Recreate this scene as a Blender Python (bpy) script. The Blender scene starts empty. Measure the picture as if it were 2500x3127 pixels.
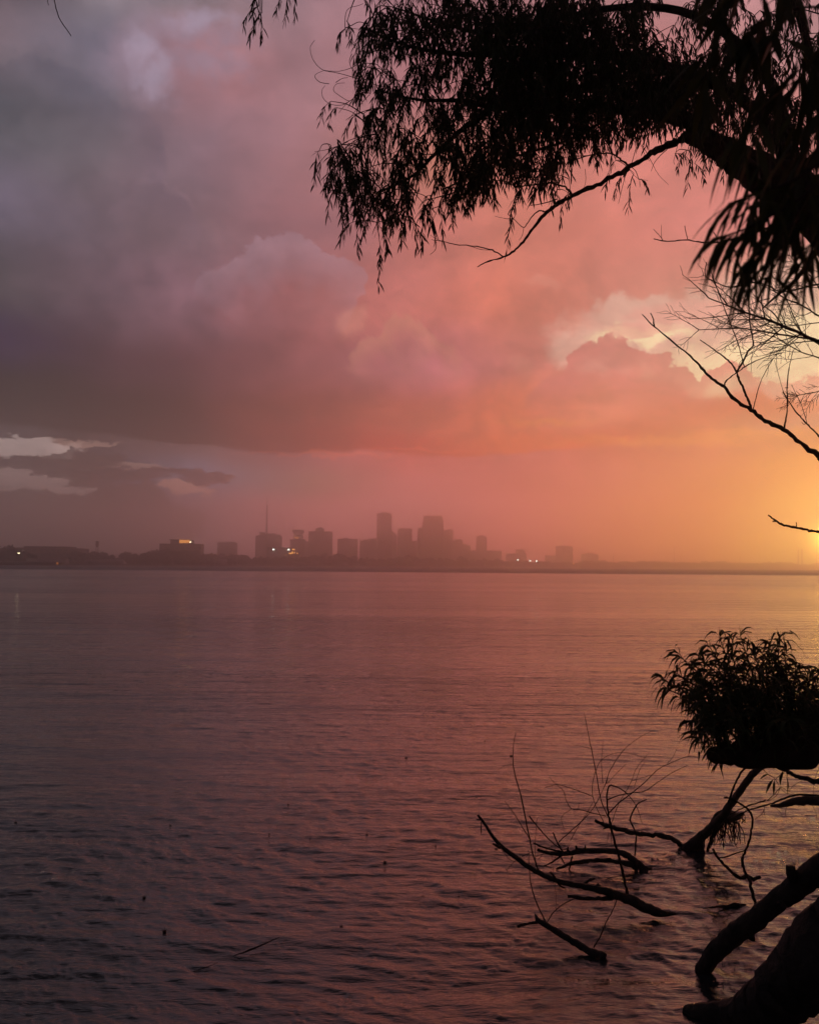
import bpy, math, random
import numpy as np
from mathutils import Vector

random.seed(7)
RNG = np.random.default_rng(7)
scene = bpy.context.scene
COL = scene.collection
R = math.radians

# ------------------------------------------------------------------ camera
F_PX, CX, CY = 3125.0, 1250.0, 1563.5        # focal length and centre in photo pixels
PITCH, ROLL = math.atan(162.5 / 3125), R(0.45)
CAM = np.array([0.0, 0.0, 2.0])
fwd = np.array([0, math.cos(PITCH), math.sin(PITCH)])
X0 = np.array([1.0, 0, 0]); U0 = np.array([0, -math.sin(PITCH), math.cos(PITCH)])
right = math.cos(ROLL) * X0 + math.sin(ROLL) * U0
up = -math.sin(ROLL) * X0 + math.cos(ROLL) * U0
cd = bpy.data.cameras.new('camera')
cam = bpy.data.objects.new('camera', cd); COL.objects.link(cam)
from mathutils import Matrix
m = Matrix(((right[0], up[0], -fwd[0], CAM[0]), (right[1], up[1], -fwd[1], CAM[1]),
            (right[2], up[2], -fwd[2], CAM[2]), (0, 0, 0, 1)))
cam.matrix_world = m
cd.sensor_fit = 'HORIZONTAL'; cd.sensor_width = 24.0; cd.lens = 24.0 * F_PX / 2500.0
cd.clip_start = 0.05; cd.clip_end = 20000
cd.dof.use_dof = True; cd.dof.focus_distance = 8.0; cd.dof.aperture_fstop = 6.3
scene.camera = cam

def ray(px, py):
    return fwd + right * ((px - CX) / F_PX) + up * (-(py - CY) / F_PX)
def P(px, py, d):
    """world point seen at photo pixel (px,py), d metres in front"""
    return CAM + ray(px, py) * d
def W(px, py, z=0.0):
    """point of the level z seen at the pixel"""
    r = ray(px, py); return CAM + r * ((z - CAM[2]) / r[2])
def azel(px, py):
    r = ray(px, py)
    return math.degrees(math.atan2(r[0], r[1])), math.degrees(math.atan2(r[2], math.hypot(r[0], r[1])))

# ------------------------------------------------------------------ render settings
vs = scene.view_settings
scene.display_settings.display_device = 'sRGB'
vs.view_transform = 'Standard'; vs.look = 'None'; vs.gamma = 1.0; vs.exposure = 0.0; vs.use_curve_mapping = False
scene.render.engine = 'CYCLES'
cy = scene.cycles
cy.use_denoising = True
try: cy.denoiser = 'OPENIMAGEDENOISE'
except Exception: pass
cy.max_bounces = 10; cy.diffuse_bounces = 2; cy.glossy_bounces = 3; cy.volume_bounces = 8
cy.transmission_bounces = 2; cy.transparent_max_bounces = 8
cy.sample_clamp_indirect = 6.0
cy.caustics_reflective = False; cy.caustics_refractive = False
cy.use_adaptive_sampling = True; cy.adaptive_threshold = 0.008

# ------------------------------------------------------------------ world
SUN_AZ, SUN_EL = 24.2, 2.2
def lin(c):
    return [((v / 255) / 12.92 if v / 255 <= 0.04045 else (((v / 255) + 0.055) / 1.055) ** 2.4) for v in c]

class NT:
    def __init__(s, nt): s.nt = nt; s.n = nt.nodes; s.l = nt.links
    def new(s, t, **kw):
        n = s.n.new(t)
        for k, v in kw.items(): setattr(n, k, v)
        return n
    def put(s, sock, v):
        if isinstance(v, bpy.types.NodeSocket): s.l.new(v, sock)
        elif v is not None: sock.default_value = v
    def math(s, op, a, b=None, c=None, clamp=False):
        n = s.new('ShaderNodeMath', operation=op, use_clamp=clamp)
        s.put(n.inputs[0], a); s.put(n.inputs[1], b)
        if c is not None: s.put(n.inputs[2], c)
        return n.outputs[0]
    def vmath(s, op, a, b=None):
        n = s.new('ShaderNodeVectorMath', operation=op)
        s.put(n.inputs[0], a)
        if b is not None:
            if op == 'SCALE': s.put(n.inputs['Scale'], b)
            else: s.put(n.inputs[1], b)
        return n.outputs['Value'] if op in ('LENGTH', 'DOT_PRODUCT', 'DISTANCE') else n.outputs[0]
    def maprange(s, v, a, b, c=0.0, d=1.0, smooth=True):
        n = s.new('ShaderNodeMapRange'); n.interpolation_type = 'SMOOTHSTEP' if smooth else 'LINEAR'
        n.clamp = True
        s.put(n.inputs[0], v); s.put(n.inputs[1], a); s.put(n.inputs[2], b); s.put(n.inputs[3], c); s.put(n.inputs[4], d)
        return n.outputs[0]
    def mix(s, f, a, b, blend='MIX'):
        n = s.new('ShaderNodeMix', data_type='RGBA', blend_type=blend)
        s.put(n.inputs[0], f); s.put(n.inputs[6], a); s.put(n.inputs[7], b)
        return n.outputs[2]
    def noise(s, vec, scale, detail=5, rough=0.55, out='Fac', dist=0.0):
        n = s.new('ShaderNodeTexNoise'); n.noise_dimensions = '3D'
        s.put(n.inputs['Vector'], vec); n.inputs['Scale'].default_value = scale
        n.inputs['Detail'].default_value = detail; n.inputs['Roughness'].default_value = rough
        n.inputs['Distortion'].default_value = dist
        return n.outputs[out]
    def xyz(s, x, y, z=0.0):
        n = s.new('ShaderNodeCombineXYZ'); s.put(n.inputs[0], x); s.put(n.inputs[1], y); s.put(n.inputs[2], z)
        return n.outputs[0]
    def sep(s, v):
        n = s.new('ShaderNodeSeparateXYZ'); s.put(n.inputs[0], v); return n.outputs

world = bpy.data.worlds.new('World'); scene.world = world; world.use_nodes = True
wt = NT(world.node_tree); wt.n.clear()
tc = wt.new('ShaderNodeTexCoord').outputs['Generated']
dirn = wt.vmath('NORMALIZE', tc)
sx, sy, sz = wt.sep(dirn)
az_raw = wt.math('MULTIPLY', wt.math('ARCTAN2', sx, sy), 180 / math.pi)
el_raw = wt.math('MULTIPLY', wt.math('ARCSINE', sz), 180 / math.pi)
# billow warp
stretch = wt.vmath('MULTIPLY', dirn, (1.0, 1.0, 1.5))
wv = wt.noise(stretch, 6.0, 5, 0.55, out='Color')
wvs = wt.sep(wv)
near0 = wt.maprange(el_raw, 1.5, 9.0, 0.15, 1.0)
az = wt.math('ADD', az_raw, wt.math('MULTIPLY', wt.math('SUBTRACT', wvs[0], 0.5), wt.math('MULTIPLY', near0, 9.0)))
el = wt.math('ADD', el_raw, wt.math('MULTIPLY', wt.math('SUBTRACT', wvs[1], 0.5), wt.math('MULTIPLY', near0, 3.6)))
shelf = wt.math('SUBTRACT', wt.math('MULTIPLY', wt.math('POWER', wt.math('ADD', az_raw, 0.5), 2.0), 0.0019), 0.10)
shelf = wt.math('MULTIPLY', wt.math('MINIMUM', shelf, 1.4), wt.math('MULTIPLY', wt.maprange(el_raw, 3.5, 6.0), wt.maprange(el_raw, 8.0, 12.0, 1.0, 0.0)))
el = wt.math('SUBTRACT', el, shelf)
azf = wt.math('ADD', wt.math('DIVIDE', az, 360.0), 0.5)

# colours of the evening sky: (photo row) : nine values from the left edge to the right edge
XS = [0, 312, 625, 937, 1250, 1562, 1875, 2187, 2500]
SKY = [
 (-900, [(35.0, 32.2, 37.2), (39.5, 35.0, 40.6), (45.1, 38.4, 44.0), (50.8, 40.6, 45.1), (55.3, 41.8, 45.1), (58.7, 42.9, 45.1), (61.0, 44.0, 46.2), (62.1, 45.1, 47.4), (62.1, 45.1, 47.4)]),
 (-300, [(55.0, 48.6, 53.8), (67.2, 60.2, 66.6), (79.9, 69.0, 76.8), (86.4, 67.8, 74.2), (92.7, 67.8, 71.7), (99.2, 70.4, 73.0), (103.7, 74.2, 74.2), (105.6, 76.8, 76.8), (105.6, 76.8, 76.8)]),
 (30, [(6.6, 6.6, 6.6), (154.9, 140.6, 149.3), (126.1, 113.5, 120.5), (175.2, 133.4, 142.1), (168.8, 119.7, 127.9), (187.3, 127.5, 131.1), (185.7, 132.4, 133.7), (184.2, 136.5, 139.1), (222.4, 153.4, 157.6)]),
 (230, [(131.8, 112.4, 122.0), (115.3, 113.5, 131.8), (174.9, 118.0, 123.7), (158.5, 117.4, 125.3), (182.1, 117.5, 121.7), (177.9, 114.6, 114.6), (204.9, 129.4, 128.4), (189.4, 128.5, 127.1), (174.4, 132.0, 133.6)]),
 (480, [(93.2, 91.8, 99.0), (99.2, 92.7, 100.2), (137.0, 109.9, 122.5), (163.1, 113.7, 120.2), (188.4, 116.3, 96.4), (203.6, 121.8, 105.2), (221.5, 131.6, 121.1), (229.8, 138.2, 127.5), (208.1, 129.9, 120.5)]),
 (730, [(124.1, 110.9, 129.4), (101.4, 87.0, 96.9), (123.3, 98.6, 107.7), (139.5, 94.9, 103.1), (191.7, 110.4, 103.0), (198.7, 113.9, 96.5), (220.5, 127.3, 112.2), (225.9, 131.3, 125.2), (183.3, 96.9, 108.6)]),
 (930, [(76.8, 70.4, 75.1), (109.2, 85.9, 98.3), (145.2, 105.0, 119.8), (138.1, 72.7, 73.0), (198.8, 112.1, 105.0), (200.4, 108.8, 88.8), (212.0, 127.0, 113.0), (214.0, 136.0, 120.0), (220.0, 145.0, 125.0)]),
 (1110, [(36.8, 23.5, 65.2), (52.1, 30.3, 43.6), (90.9, 51.3, 61.4), (133.6, 76.0, 81.6), (174.3, 100.0, 118.4), (193.0, 111.0, 108.0), (213.0, 126.0, 112.0), (218.0, 130.0, 112.0), (226.0, 142.0, 116.0)]),
 (1270, [(6.8, 6.6, 6.6), (6.6, 6.6, 6.6), (32.8, 14.2, 14.9), (130.7, 58.6, 50.1), (174.5, 85.1, 66.6), (252.8, 123.8, 81.9), (215.0, 125.0, 99.0), (173.9, 37.4, 36.0), (210.8, 48.7, 32.3)]),
 (1364, [(12.2, 6.1, 6.4), (12.2, 6.0, 6.2), (15.5, 6.6, 6.6), (127.8, 26.8, 7.2), (184.5, 46.5, 21.4), (250.5, 109.5, 43.3), (196.2, 59.8, 40.7), (203.0, 116.6, 84.4), (161.1, 114.0, 116.5)]),
 (1384, [(88.1, 79.3, 84.6), (39.7, 35.7, 38.1), (110.3, 91.5, 96.0), (165.2, 105.5, 114.7), (230.5, 107.6, 105.6), (213.4, 109.9, 112.9), (185.4, 83.1, 75.4), (203.4, 110.0, 88.8), (156.8, 87.2, 54.8)]),
 (1480, [(86.9, 78.2, 83.4), (36.7, 33.0, 35.2), (121.1, 137.5, 167.6), (156.8, 135.4, 119.8), (242.8, 134.8, 139.5), (223.4, 112.0, 113.6), (235.4, 126.7, 112.2), (220.9, 127.2, 81.0), (214.9, 148.9, 31.7)]),
 (1570, [(122.4, 110.2, 117.5), (74.9, 67.4, 71.9), (162.8, 129.2, 147.5), (290.8, 174.5, 177.7), (290.8, 181.0, 187.9), (290.8, 150.4, 156.7), (290.8, 163.4, 121.9), (290.8, 149.3, 93.3), (222.8, 272.4, 16.4)]),
 (1650, [(124.3, 111.9, 119.3), (133.9, 120.5, 128.5), (159.2, 129.2, 142.5), (287.1, 169.8, 170.6), (290.8, 174.8, 179.0), (290.8, 141.2, 146.2), (290.8, 159.5, 115.9), (290.8, 151.3, 87.4), (225.5, 279.4, 14.9)]),
 (1725, [(113.6, 102.2, 109.1), (124.3, 111.9, 119.3), (150.8, 116.9, 130.5), (277.9, 156.7, 156.5), (290.8, 164.9, 169.8), (290.8, 134.1, 140.1), (290.8, 151.2, 110.9), (290.8, 143.4, 80.8), (220.9, 255.5, 11.7)]),
]
SKY_SEEN = [
 (-900, [(67, 62, 71), (75, 66, 77), (85, 72, 83), (94, 76, 84), (101, 76, 82), (104, 76, 80), (108, 78, 82), (110, 80, 84), (110, 80, 84)]),
 (-300, [(93, 82, 91), (112, 101, 111), (132, 114, 127), (142, 111, 122), (149, 109, 115), (155, 110, 114), (162, 116, 116), (165, 120, 120), (165, 120, 120)]),
 (30, [(95, 82, 86), (128, 116, 126), (146, 125, 136), (158, 121, 128), (163, 116, 122), (168, 116, 118), (176, 124, 124), (180, 130, 130), (182, 132, 132)]),
 (230, [(102, 93, 102), (124, 111, 124), (155, 119, 129), (158, 116, 122), (171, 116, 119), (178, 117, 116), (188, 122, 119), (192, 130, 126), (192, 134, 130)]),
 (480, [(104, 95, 104), (116, 101, 109), (138, 108, 117), (160, 113, 120), (183, 117, 116), (198, 121, 116), (206, 128, 120), (209, 131, 120), (208, 132, 122)]),
 (730, [(100, 87, 96), (112, 92, 100), (131, 101, 108), (155, 111, 120), (185, 112, 114), (202, 120, 113), (211, 129, 117), (214, 136, 123), (210, 138, 126)]),
 (930, [(89, 75, 82), (105, 83, 90), (131, 94, 100), (158, 101, 104), (196, 115, 115), (204, 119, 110), (212, 127, 113), (214, 136, 120), (220, 145, 125)]),
 (1110, [(81, 65, 74), (94, 70, 74), (116, 79, 81), (149, 93, 95), (177, 108, 114), (193, 111, 108), (213, 126, 112), (218, 130, 112), (226, 142, 116)]),
 (1270, [(84, 64, 65), (88, 67, 67), (110, 74, 72), (144, 87, 82), (178, 101, 95), (205, 117, 99), (215, 125, 99), (222, 134, 100), (234, 150, 106)]),
 (1364, [(88, 67, 67), (88, 66, 65), (112, 72, 69), (149, 85, 74), (186, 98, 82), (208, 116, 88), (218, 127, 94), (234, 150, 104), (243, 166, 110)]),
 (1384, [(103, 86, 90), (105, 88, 92), (129, 94, 94), (160, 98, 91), (190, 105, 92), (204, 116, 95), (216, 128, 98), (232, 148, 104), (246, 168, 106)]),
 (1480, [(94, 81, 86), (103, 86, 90), (131, 96, 96), (157, 104, 96), (190, 110, 100), (202, 116, 98), (219, 131, 100), (232, 148, 100), (251, 178, 100)]),
 (1570, [(100, 84, 87), (107, 88, 91), (133, 92, 92), (165, 101, 95), (193, 107, 97), (203, 116, 98), (224, 131, 97), (240, 148, 98), (252, 192, 98)]),
 (1650, [(101, 83, 85), (109, 88, 89), (130, 92, 89), (157, 98, 91), (186, 103, 92), (199, 109, 91), (221, 128, 92), (238, 150, 92), (255, 205, 92)]),
 (1725, [(92, 74, 76), (101, 80, 81), (123, 83, 81), (152, 90, 83), (182, 97, 87), (195, 103, 87), (216, 121, 88), (234, 142, 85), (250, 180, 80)]),
]
HAZE_D, HAZE_TOP = 0.00135, 120.0
def table(tb, x, y):
    ys = [t[0] for t in tb]; out = []
    for c in range(3):
        col = [np.interp(x, XS, [lin(q)[c] for q in t[1]]) for t in tb]
        out.append(float(np.interp(y, ys, col)))
    return out
def trans(y):
    e = max(azel(1250, y)[1], 0.5); return math.exp(-HAZE_D * min(HAZE_TOP / math.sin(R(e)), 2350))
def through_haze(col, x, y):
    """radiance a cloud needs so that it still shows as col beyond the rain haze"""
    w, t_, k = table(SKY, x, y), table(SKY_SEEN, x, y), max(trans(y), 0.38)
    return [max(w[i] * .35, w[i] + (lin(col)[i] - t_[i]) / k) for i in range(3)]
def ramp_row(y, cols):
    r = wt.new('ShaderNodeValToRGB'); cr = r.color_ramp; cr.interpolation = 'LINEAR'
    wt.put(r.inputs[0], azf)
    st = []
    L, Rr = cols[0], cols[-1]
    dark = (78, 70, 80)
    mx = lambda a, b, t: tuple(a[i] * (1 - t) + b[i] * t for i in range(3))
    st.append((-179.9, (70, 64, 74))); st.append((-90, mx(L, (70, 64, 74), .8))); st.append((-45, mx(L, (74, 68, 78), .5)))
    for x, c in zip(XS, cols): st.append((azel(x, y)[0] if y > -200 else azel(x, 30)[0], c))
    e = st[-1][0]
    st.append((e + 8, mx(Rr, cols[-2], .6))); st.append((e + 20, mx(cols[-2], cols[-4], .5)))
    st.append((95, mx(cols[4], dark, .5))); st.append((179.9, (70, 64, 74)))
    while len(cr.elements) < len(st): cr.elements.new(0.5)
    for e_, (a, c) in zip(cr.elements, st): e_.position = 0.0
    for i, (a, c) in enumerate(st):
        cr.elements[i].position = min(1, max(0, a / 360 + .5))
        cr.elements[i].color = [v / 2 for v in lin(c)] + [1]
    return wt.vmath('SCALE', r.outputs[0], 2.0)
rows = [(azel(1250, y)[1], ramp_row(y, c)) for y, c in SKY]
rows.sort(key=lambda t: t[0])
cur = rows[0][1]
for (e0, _), (e1, c1) in zip(rows[:-1], rows[1:]):
    cur = wt.mix(wt.maprange(el, e0, e1), cur, c1)
# zenith and beyond: duller grey violet
cur = wt.mix(wt.maprange(el_raw, 40, 75), cur, lin((50, 44, 52)) + [1])

# cloud bodies and gaps laid in bearing and height
pvec = wt.xyz(az_raw, el_raw, 0)
nE = wt.noise(dirn, 38.0, 8, 0.66)                      # cauliflower edges
nS = wt.noise(wt.vmath('MULTIPLY', dirn, (1, 1, 2.6)), 48.0, 7, 0.66)   # flat strips
warp = wt.vmath('SCALE', wt.vmath('SUBTRACT', wt.noise(dirn, 20.0, 7, 0.66, out='Color'), (0.5, 0.5, 0.5)), 3.2)
warpS = wt.vmath('SCALE', wt.vmath('SUBTRACT', wt.noise(wt.vmath('MULTIPLY', dirn, (1, 1, 2.0)), 44.0, 7, 0.68, out='Color'), (0.5, 0.5, 0.5)), 1.7)
pw = wt.vmath('ADD', pvec, warp); pws = wt.vmath('ADD', pvec, warpS)
def blob(ells, flat=False):
    f = None
    for cx, cy_, rx, ry in ells:
        a, e = azel(cx, cy_)
        k = 180 / math.pi / F_PX
        q = wt.vmath('SUBTRACT', pws if flat else pw, (a, e, 0))
        q = wt.vmath('MULTIPLY', q, (1 / (rx * k), 1 / (ry * k), 0))
        g = wt.math('SUBTRACT', 1.0, wt.vmath('LENGTH', q))
        f = g if f is None else wt.math('MAXIMUM', f, g)
    return f
def layer(cur, ells, col, strength=1.0, edge=0.06, fade=None, amp=0.5, flat=False, blend='MIX', ef=None):
    f = blob(ells, flat)
    f = wt.math('ADD', f, wt.math('MULTIPLY', wt.math('SUBTRACT', nS if flat else nE, 0.5), amp))
    m_ = wt.maprange(f, 0.0, edge)
    if fade: m_ = wt.math('MULTIPLY', m_, wt.maprange(f, fade[0], fade[1], 1.0, 0.0))
    if ef: m_ = wt.math('MULTIPLY', m_, wt.maprange(el, azel(1250, ef[0])[1], azel(1250, ef[1])[1]))
    m_ = wt.math('MULTIPLY', m_, strength)
    mx_, my_ = np.mean([e_[0] for e_ in ells]), np.mean([e_[1] for e_ in ells])
    if blend == 'MIX': cc = through_haze(col, mx_, my_)
    else: cc = [1 + (v - 1) / max(trans(my_), .45) for v in col]
    return wt.mix(m_, cur, list(cc) + [1], blend)
#CLOUDS-BEGIN
bil = wt.math('ABSOLUTE', wt.math('SUBTRACT', wt.noise(stretch, 9.0, 7, 0.62), 0.5))
bil = wt.maprange(bil, 0.0, 0.14, 0.93, 1.04, False)
cur = wt.mix(wt.maprange(el_raw, 6, 9), cur, wt.mix(1.0, cur, wt.xyz(bil, bil, bil), 'MULTIPLY'))
# pale gap high on the left
cur = layer(cur, [(430, 190, 180, 150), (640, 190, 200, 80), (560, 90, 270, 80), (690, 130, 130, 60)], (146, 130, 148), 0.7, edge=1.0, amp=1.5)
cur = layer(cur, [(480, 230, 100, 80), (430, 150, 80, 80), (620, 60, 160, 50)], (162, 148, 168), 0.6, edge=1.0, amp=1.3)
# grey body with a clear upper right edge
cur = layer(cur, [(120, 560, 340, 330), (300, 560, 230, 240), (420, 760, 190, 230)], (0.88, 0.90, 0.93), 1.0, edge=0.10, fade=(0.05, 0.9), amp=0.55, blend='MULTIPLY', ef=(900, 640))
cur = layer(cur, [(480, 720, 120, 190), (420, 860, 160, 120)], (1.10, 1.08, 1.08), 1.0, edge=0.10, fade=(0.0, 0.8), amp=0.55, blend='MULTIPLY', ef=(900, 760))
# lit heaps in the middle of the frame
cur = layer(cur, [(880, 880, 190, 165), (980, 900, 110, 150), (740, 880, 130, 100)], (162, 124, 134), 0.52, edge=0.09, fade=(0.1, 1.3), amp=0.75, ef=(1060, 800))
cur = layer(cur, [(1250, 1060, 100, 105), (1170, 1120, 120, 90), (1330, 1120, 80, 70)], (188, 126, 112), 0.42, edge=0.08, fade=(0.1, 1.2), amp=0.75, ef=(1210, 1020))
cur = layer(cur, [(1070, 1000, 70, 55), (1660, 870, 90, 22), (1590, 1110, 50, 40)], (205, 132, 122), 0.4, edge=0.6, amp=0.7)
cur = layer(cur, [(1500, 1200, 160, 110), (1600, 1130, 100, 60), (1400, 1240, 130, 60)], (1.05, 1.05, 1.05), 1.0, edge=0.12, fade=(0.1, 1.2), amp=0.5, blend='MULTIPLY', ef=(1290, 1150))
# bright opening on the right
cur = layer(cur, [(2250, 1000, 600, 140), (2480, 960, 380, 210), (2000, 960, 260, 70), (2500, 1120, 300, 110), (1860, 1060, 230, 90)], (222, 162, 144), 0.95, edge=0.35, amp=0.5)
cur = layer(cur, [(2330, 1110, 420, 90), (2520, 1040, 260, 150), (1950, 1030, 200, 40)], (240, 200, 160), 0.9, edge=0.6, amp=0.6)
# heaps standing before it
cur = layer(cur, [(1850, 1200, 150, 165), (1740, 1250, 140, 120), (1990, 1220, 150, 135), (2160, 1260, 190, 110), (2400, 1280, 260, 110), (2230, 1180, 90, 80)], (220, 134, 112), 0.92, edge=0.06, fade=(0.15, 1.4), amp=0.75, ef=(1310, 1170))
cur = layer(cur, [(2080, 950, 240, 40), (1960, 1005, 160, 22)], (222, 148, 134), 0.7, edge=0.5, amp=0.8, flat=True)
# orange streaks under the cloud base
cur = layer(cur, [(2050, 1345, 560, 26), (1650, 1290, 220, 14), (2300, 1320, 300, 22)], (240, 155, 96), 0.5, edge=0.9, amp=0.8, flat=True)
cur = layer(cur, [(1020, 1388, 380, 10), (1300, 1375, 300, 8)], (214, 112, 80), 0.4, edge=0.9, amp=0.4, flat=True)
# low left: pale gaps between dark strips
cur = layer(cur, [(40, 1362, 200, 32), (130, 1380, 110, 28)], (174, 150, 147), 0.95, edge=0.25, amp=1.2, flat=True)
cur = layer(cur, [(50, 1465, 160, 34), (180, 1500, 120, 18)], (154, 130, 130), 0.85, edge=0.3, amp=1.2, flat=True)
cur = layer(cur, [(420, 1425, 100, 12), (250, 1352, 120, 10)], (156, 126, 122), 0.7, edge=0.4, amp=0.9, flat=True)
cur = layer(cur, [(545, 1478, 105, 15), (590, 1500, 80, 18), (530, 1490, 26, 26)], (188, 124, 100), 0.85, edge=0.4, amp=0.9, flat=True)
cur = layer(cur, [(50, 1412, 140, 20), (330, 1446, 210, 20), (520, 1440, 110, 14), (640, 1460, 90, 22)], (54, 40, 46), 0.9, edge=0.3, amp=1.0, flat=True)
cur = layer(cur, [(60, 1590, 170, 95), (190, 1610, 180, 90), (400, 1600, 180, 115), (20, 1560, 90, 70), (260, 1400, 130, 34), (500, 1590, 110, 70)], (90, 74, 80), 0.85, edge=0.1, amp=0.6)
#CLOUDS-END
# relief of the heaps: raked by the light from the low right
em_p = wt.vmath('MULTIPLY', wt.vmath('ADD', dirn, wt.vmath('SCALE', wt.vmath('SUBTRACT', wv, (0.5, 0.5, 0.5)), 0.10)), (1.0, 1.0, 1.35))
emA = wt.noise(em_p, 5.5, 9, 0.60)
emB = wt.noise(wt.vmath('ADD', em_p, (0.020, 0.0, -0.016)), 5.5, 9, 0.60)
em = wt.math('MULTIPLY', wt.math('SUBTRACT', emA, emB), 1.0)
em = wt.maprange(em, -0.13, 0.13, -1.0, 1.0, False)
em = wt.math('MULTIPLY', em, wt.maprange(el_raw, 2.5, 8.5, 0.10, 1.0))
em = wt.math('MULTIPLY', em, wt.maprange(el_raw, 9, 22, 0.50, 0.20))
cur = wt.mix(1.0, cur, wt.xyz(wt.math('ADD', 1.0, em), wt.math('ADD', 1.0, wt.math('MULTIPLY', em, 0.85)), wt.math('ADD', 1.0, wt.math('MULTIPLY', em, 0.8))), 'MULTIPLY')
# soft mottling of the rain cloud
mot = wt.noise(stretch, 3.2, 6, 0.55)
cur = wt.mix(1.0, cur, wt.xyz(*[wt.maprange(mot, 0.3, 0.7, 0.87, 1.13, False)] * 3), 'MULTIPLY')
mot2 = wt.noise(stretch, 11.0, 6, 0.6)
cur = wt.mix(1.0, cur, wt.xyz(*[wt.maprange(mot2, 0.3, 0.7, 0.96, 1.04, False)] * 3), 'MULTIPLY')
# the low sun's own bright patch
sd = (math.sin(R(22.0)) * math.cos(R(1.6)), math.cos(R(22.0)) * math.cos(R(1.6)), math.sin(R(1.6)))
dist = wt.math('MULTIPLY', wt.math('ARCCOSINE', wt.vmath('DOT_PRODUCT', dirn, sd)), 180 / math.pi)
def glow(cur, r, col):
    g = wt.math('EXPONENT', wt.math('MULTIPLY', wt.math('POWER', wt.math('DIVIDE', dist, r), 1.5), -1.0))
    return wt.mix(1.0, cur, wt.vmath('SCALE', tuple(col), g), 'ADD')
cur = glow(cur, 0.50, (30.0, 18.0, 2.2))
# physical clear sky under the clouds, very weak at this hour
st = wt.new('ShaderNodeTexSky'); st.sky_type = 'NISHITA'; st.sun_disc = False
st.sun_elevation = R(SUN_EL); st.sun_rotation = R(SUN_AZ)
cur = wt.mix(1.0, cur, wt.vmath('SCALE', st.outputs[0], 0.01), 'ADD')
bg = wt.new('ShaderNodeBackground'); wt.l.new(cur, bg.inputs[0]); bg.inputs[1].default_value = 1.0
wo = wt.new('ShaderNodeOutputWorld'); wt.l.new(bg.outputs[0], wo.inputs[0])
world.cycles.sampling_method = 'NONE'      # smooth sky: phase and gloss sampling alone are cleaner and faster

# ------------------------------------------------------------------ sun
ld = bpy.data.lights.new('sun', 'SUN'); ld.energy = 0.08; ld.angle = R(2.0); ld.color = (1.0, 0.42, 0.16)
sun = bpy.data.objects.new('sun', ld); COL.objects.link(sun)
sdir = Vector((math.sin(R(SUN_AZ)) * math.cos(R(SUN_EL)), math.cos(R(SUN_AZ)) * math.cos(R(SUN_EL)), math.sin(R(SUN_EL))))
sun.rotation_euler = (-sdir).to_track_quat('-Z', 'Y').to_euler()

# ------------------------------------------------------------------ helpers
class MB:
    def __init__(s): s.v = []; s.f = []; s.n = 0
    def add(s, v, faces):
        v = np.asarray(v, float).reshape(-1, 3)
        for fa in faces:
            fa = np.asarray(fa, int)
            if fa.size: s.f.append(fa + s.n)
        s.v.append(v); s.n += len(v)
    def box(s, lo, hi):
        x0, y0, z0 = lo; x1, y1, z1 = hi
        v = [(x0,y0,z0),(x1,y0,z0),(x1,y1,z0),(x0,y1,z0),(x0,y0,z1),(x1,y0,z1),(x1,y1,z1),(x0,y1,z1)]
        s.add(v, [[(0,3,2,1),(4,5,6,7),(0,1,5,4),(1,2,6,5),(2,3,7,6),(3,0,4,7)]])
    def prism(s, outline, y0, y1):
        """outline of (x,z), extruded from y0 to y1"""
        n = len(outline)
        v = [(x, y0, z) for x, z in outline] + [(x, y1, z) for x, z in outline]
        s.add(v, [[tuple(range(n))], [tuple(range(2*n-1, n-1, -1))], [(i, i+n, (i+1) % n + n, (i+1) % n) for i in range(n)]])
    def tube(s, pts, rad, n=7):
        pts = np.asarray(pts, float); m_ = len(pts)
        rad = np.asarray(rad, float) * np.ones(m_)
        t = np.gradient(pts, axis=0); t /= np.linalg.norm(t, axis=1)[:, None] + 1e-12
        ref = np.array([0, 0, 1.0]) if abs(t[0][2]) < .9 else np.array([1.0, 0, 0])
        a = np.cross(t[0], ref); a /= np.linalg.norm(a)
        ang = np.arange(n) * 2 * math.pi / n
        V = np.empty((m_, n, 3))
        for i in range(m_):
            a = a - t[i] * a.dot(t[i]); a /= np.linalg.norm(a) + 1e-12
            b = np.cross(t[i], a)
            V[i] = pts[i] + rad[i] * (np.cos(ang)[:, None] * a + np.sin(ang)[:, None] * b)
        idx = np.arange(m_ * n).reshape(m_, n)
        q = np.stack([idx[:-1], np.roll(idx, -1, 1)[:-1], np.roll(idx, -1, 1)[1:], idx[1:]], -1).reshape(-1, 4)
        s.add(V, [q, [idx[0][::-1]], [idx[-1]]])
    def build(s, name, mat, parent=None, smooth=True, loc=None):
        me = bpy.data.meshes.new(name)
        V = np.concatenate(s.v)
        if parent is not None: V = V - np.array(parent.location)
        elif loc is not None: V = V - np.array(loc)
        me.vertices.add(len(V)); me.vertices.foreach_set('co', V.ravel())
        starts = []; loops = []; c = 0
        for fa in s.f:
            k = fa.shape[1]; starts.append(c + np.arange(len(fa)) * k); loops.append(fa.ravel()); c += fa.size
        loops = np.concatenate(loops); starts = np.concatenate(starts)
        me.loops.add(len(loops)); me.polygons.add(len(starts))
        me.loops.foreach_set('vertex_index', loops.astype(np.int32))
        me.polygons.foreach_set('loop_start', starts.astype(np.int32))
        me.update(calc_edges=True); me.validate()
        if smooth: me.polygons.foreach_set('use_smooth', np.ones(len(me.polygons), bool))
        me.materials.append(mat)
        o = bpy.data.objects.new(name, me); COL.objects.link(o)
        if parent is not None: o.parent = parent
        elif loc is not None: o.location = loc
        return o

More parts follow.
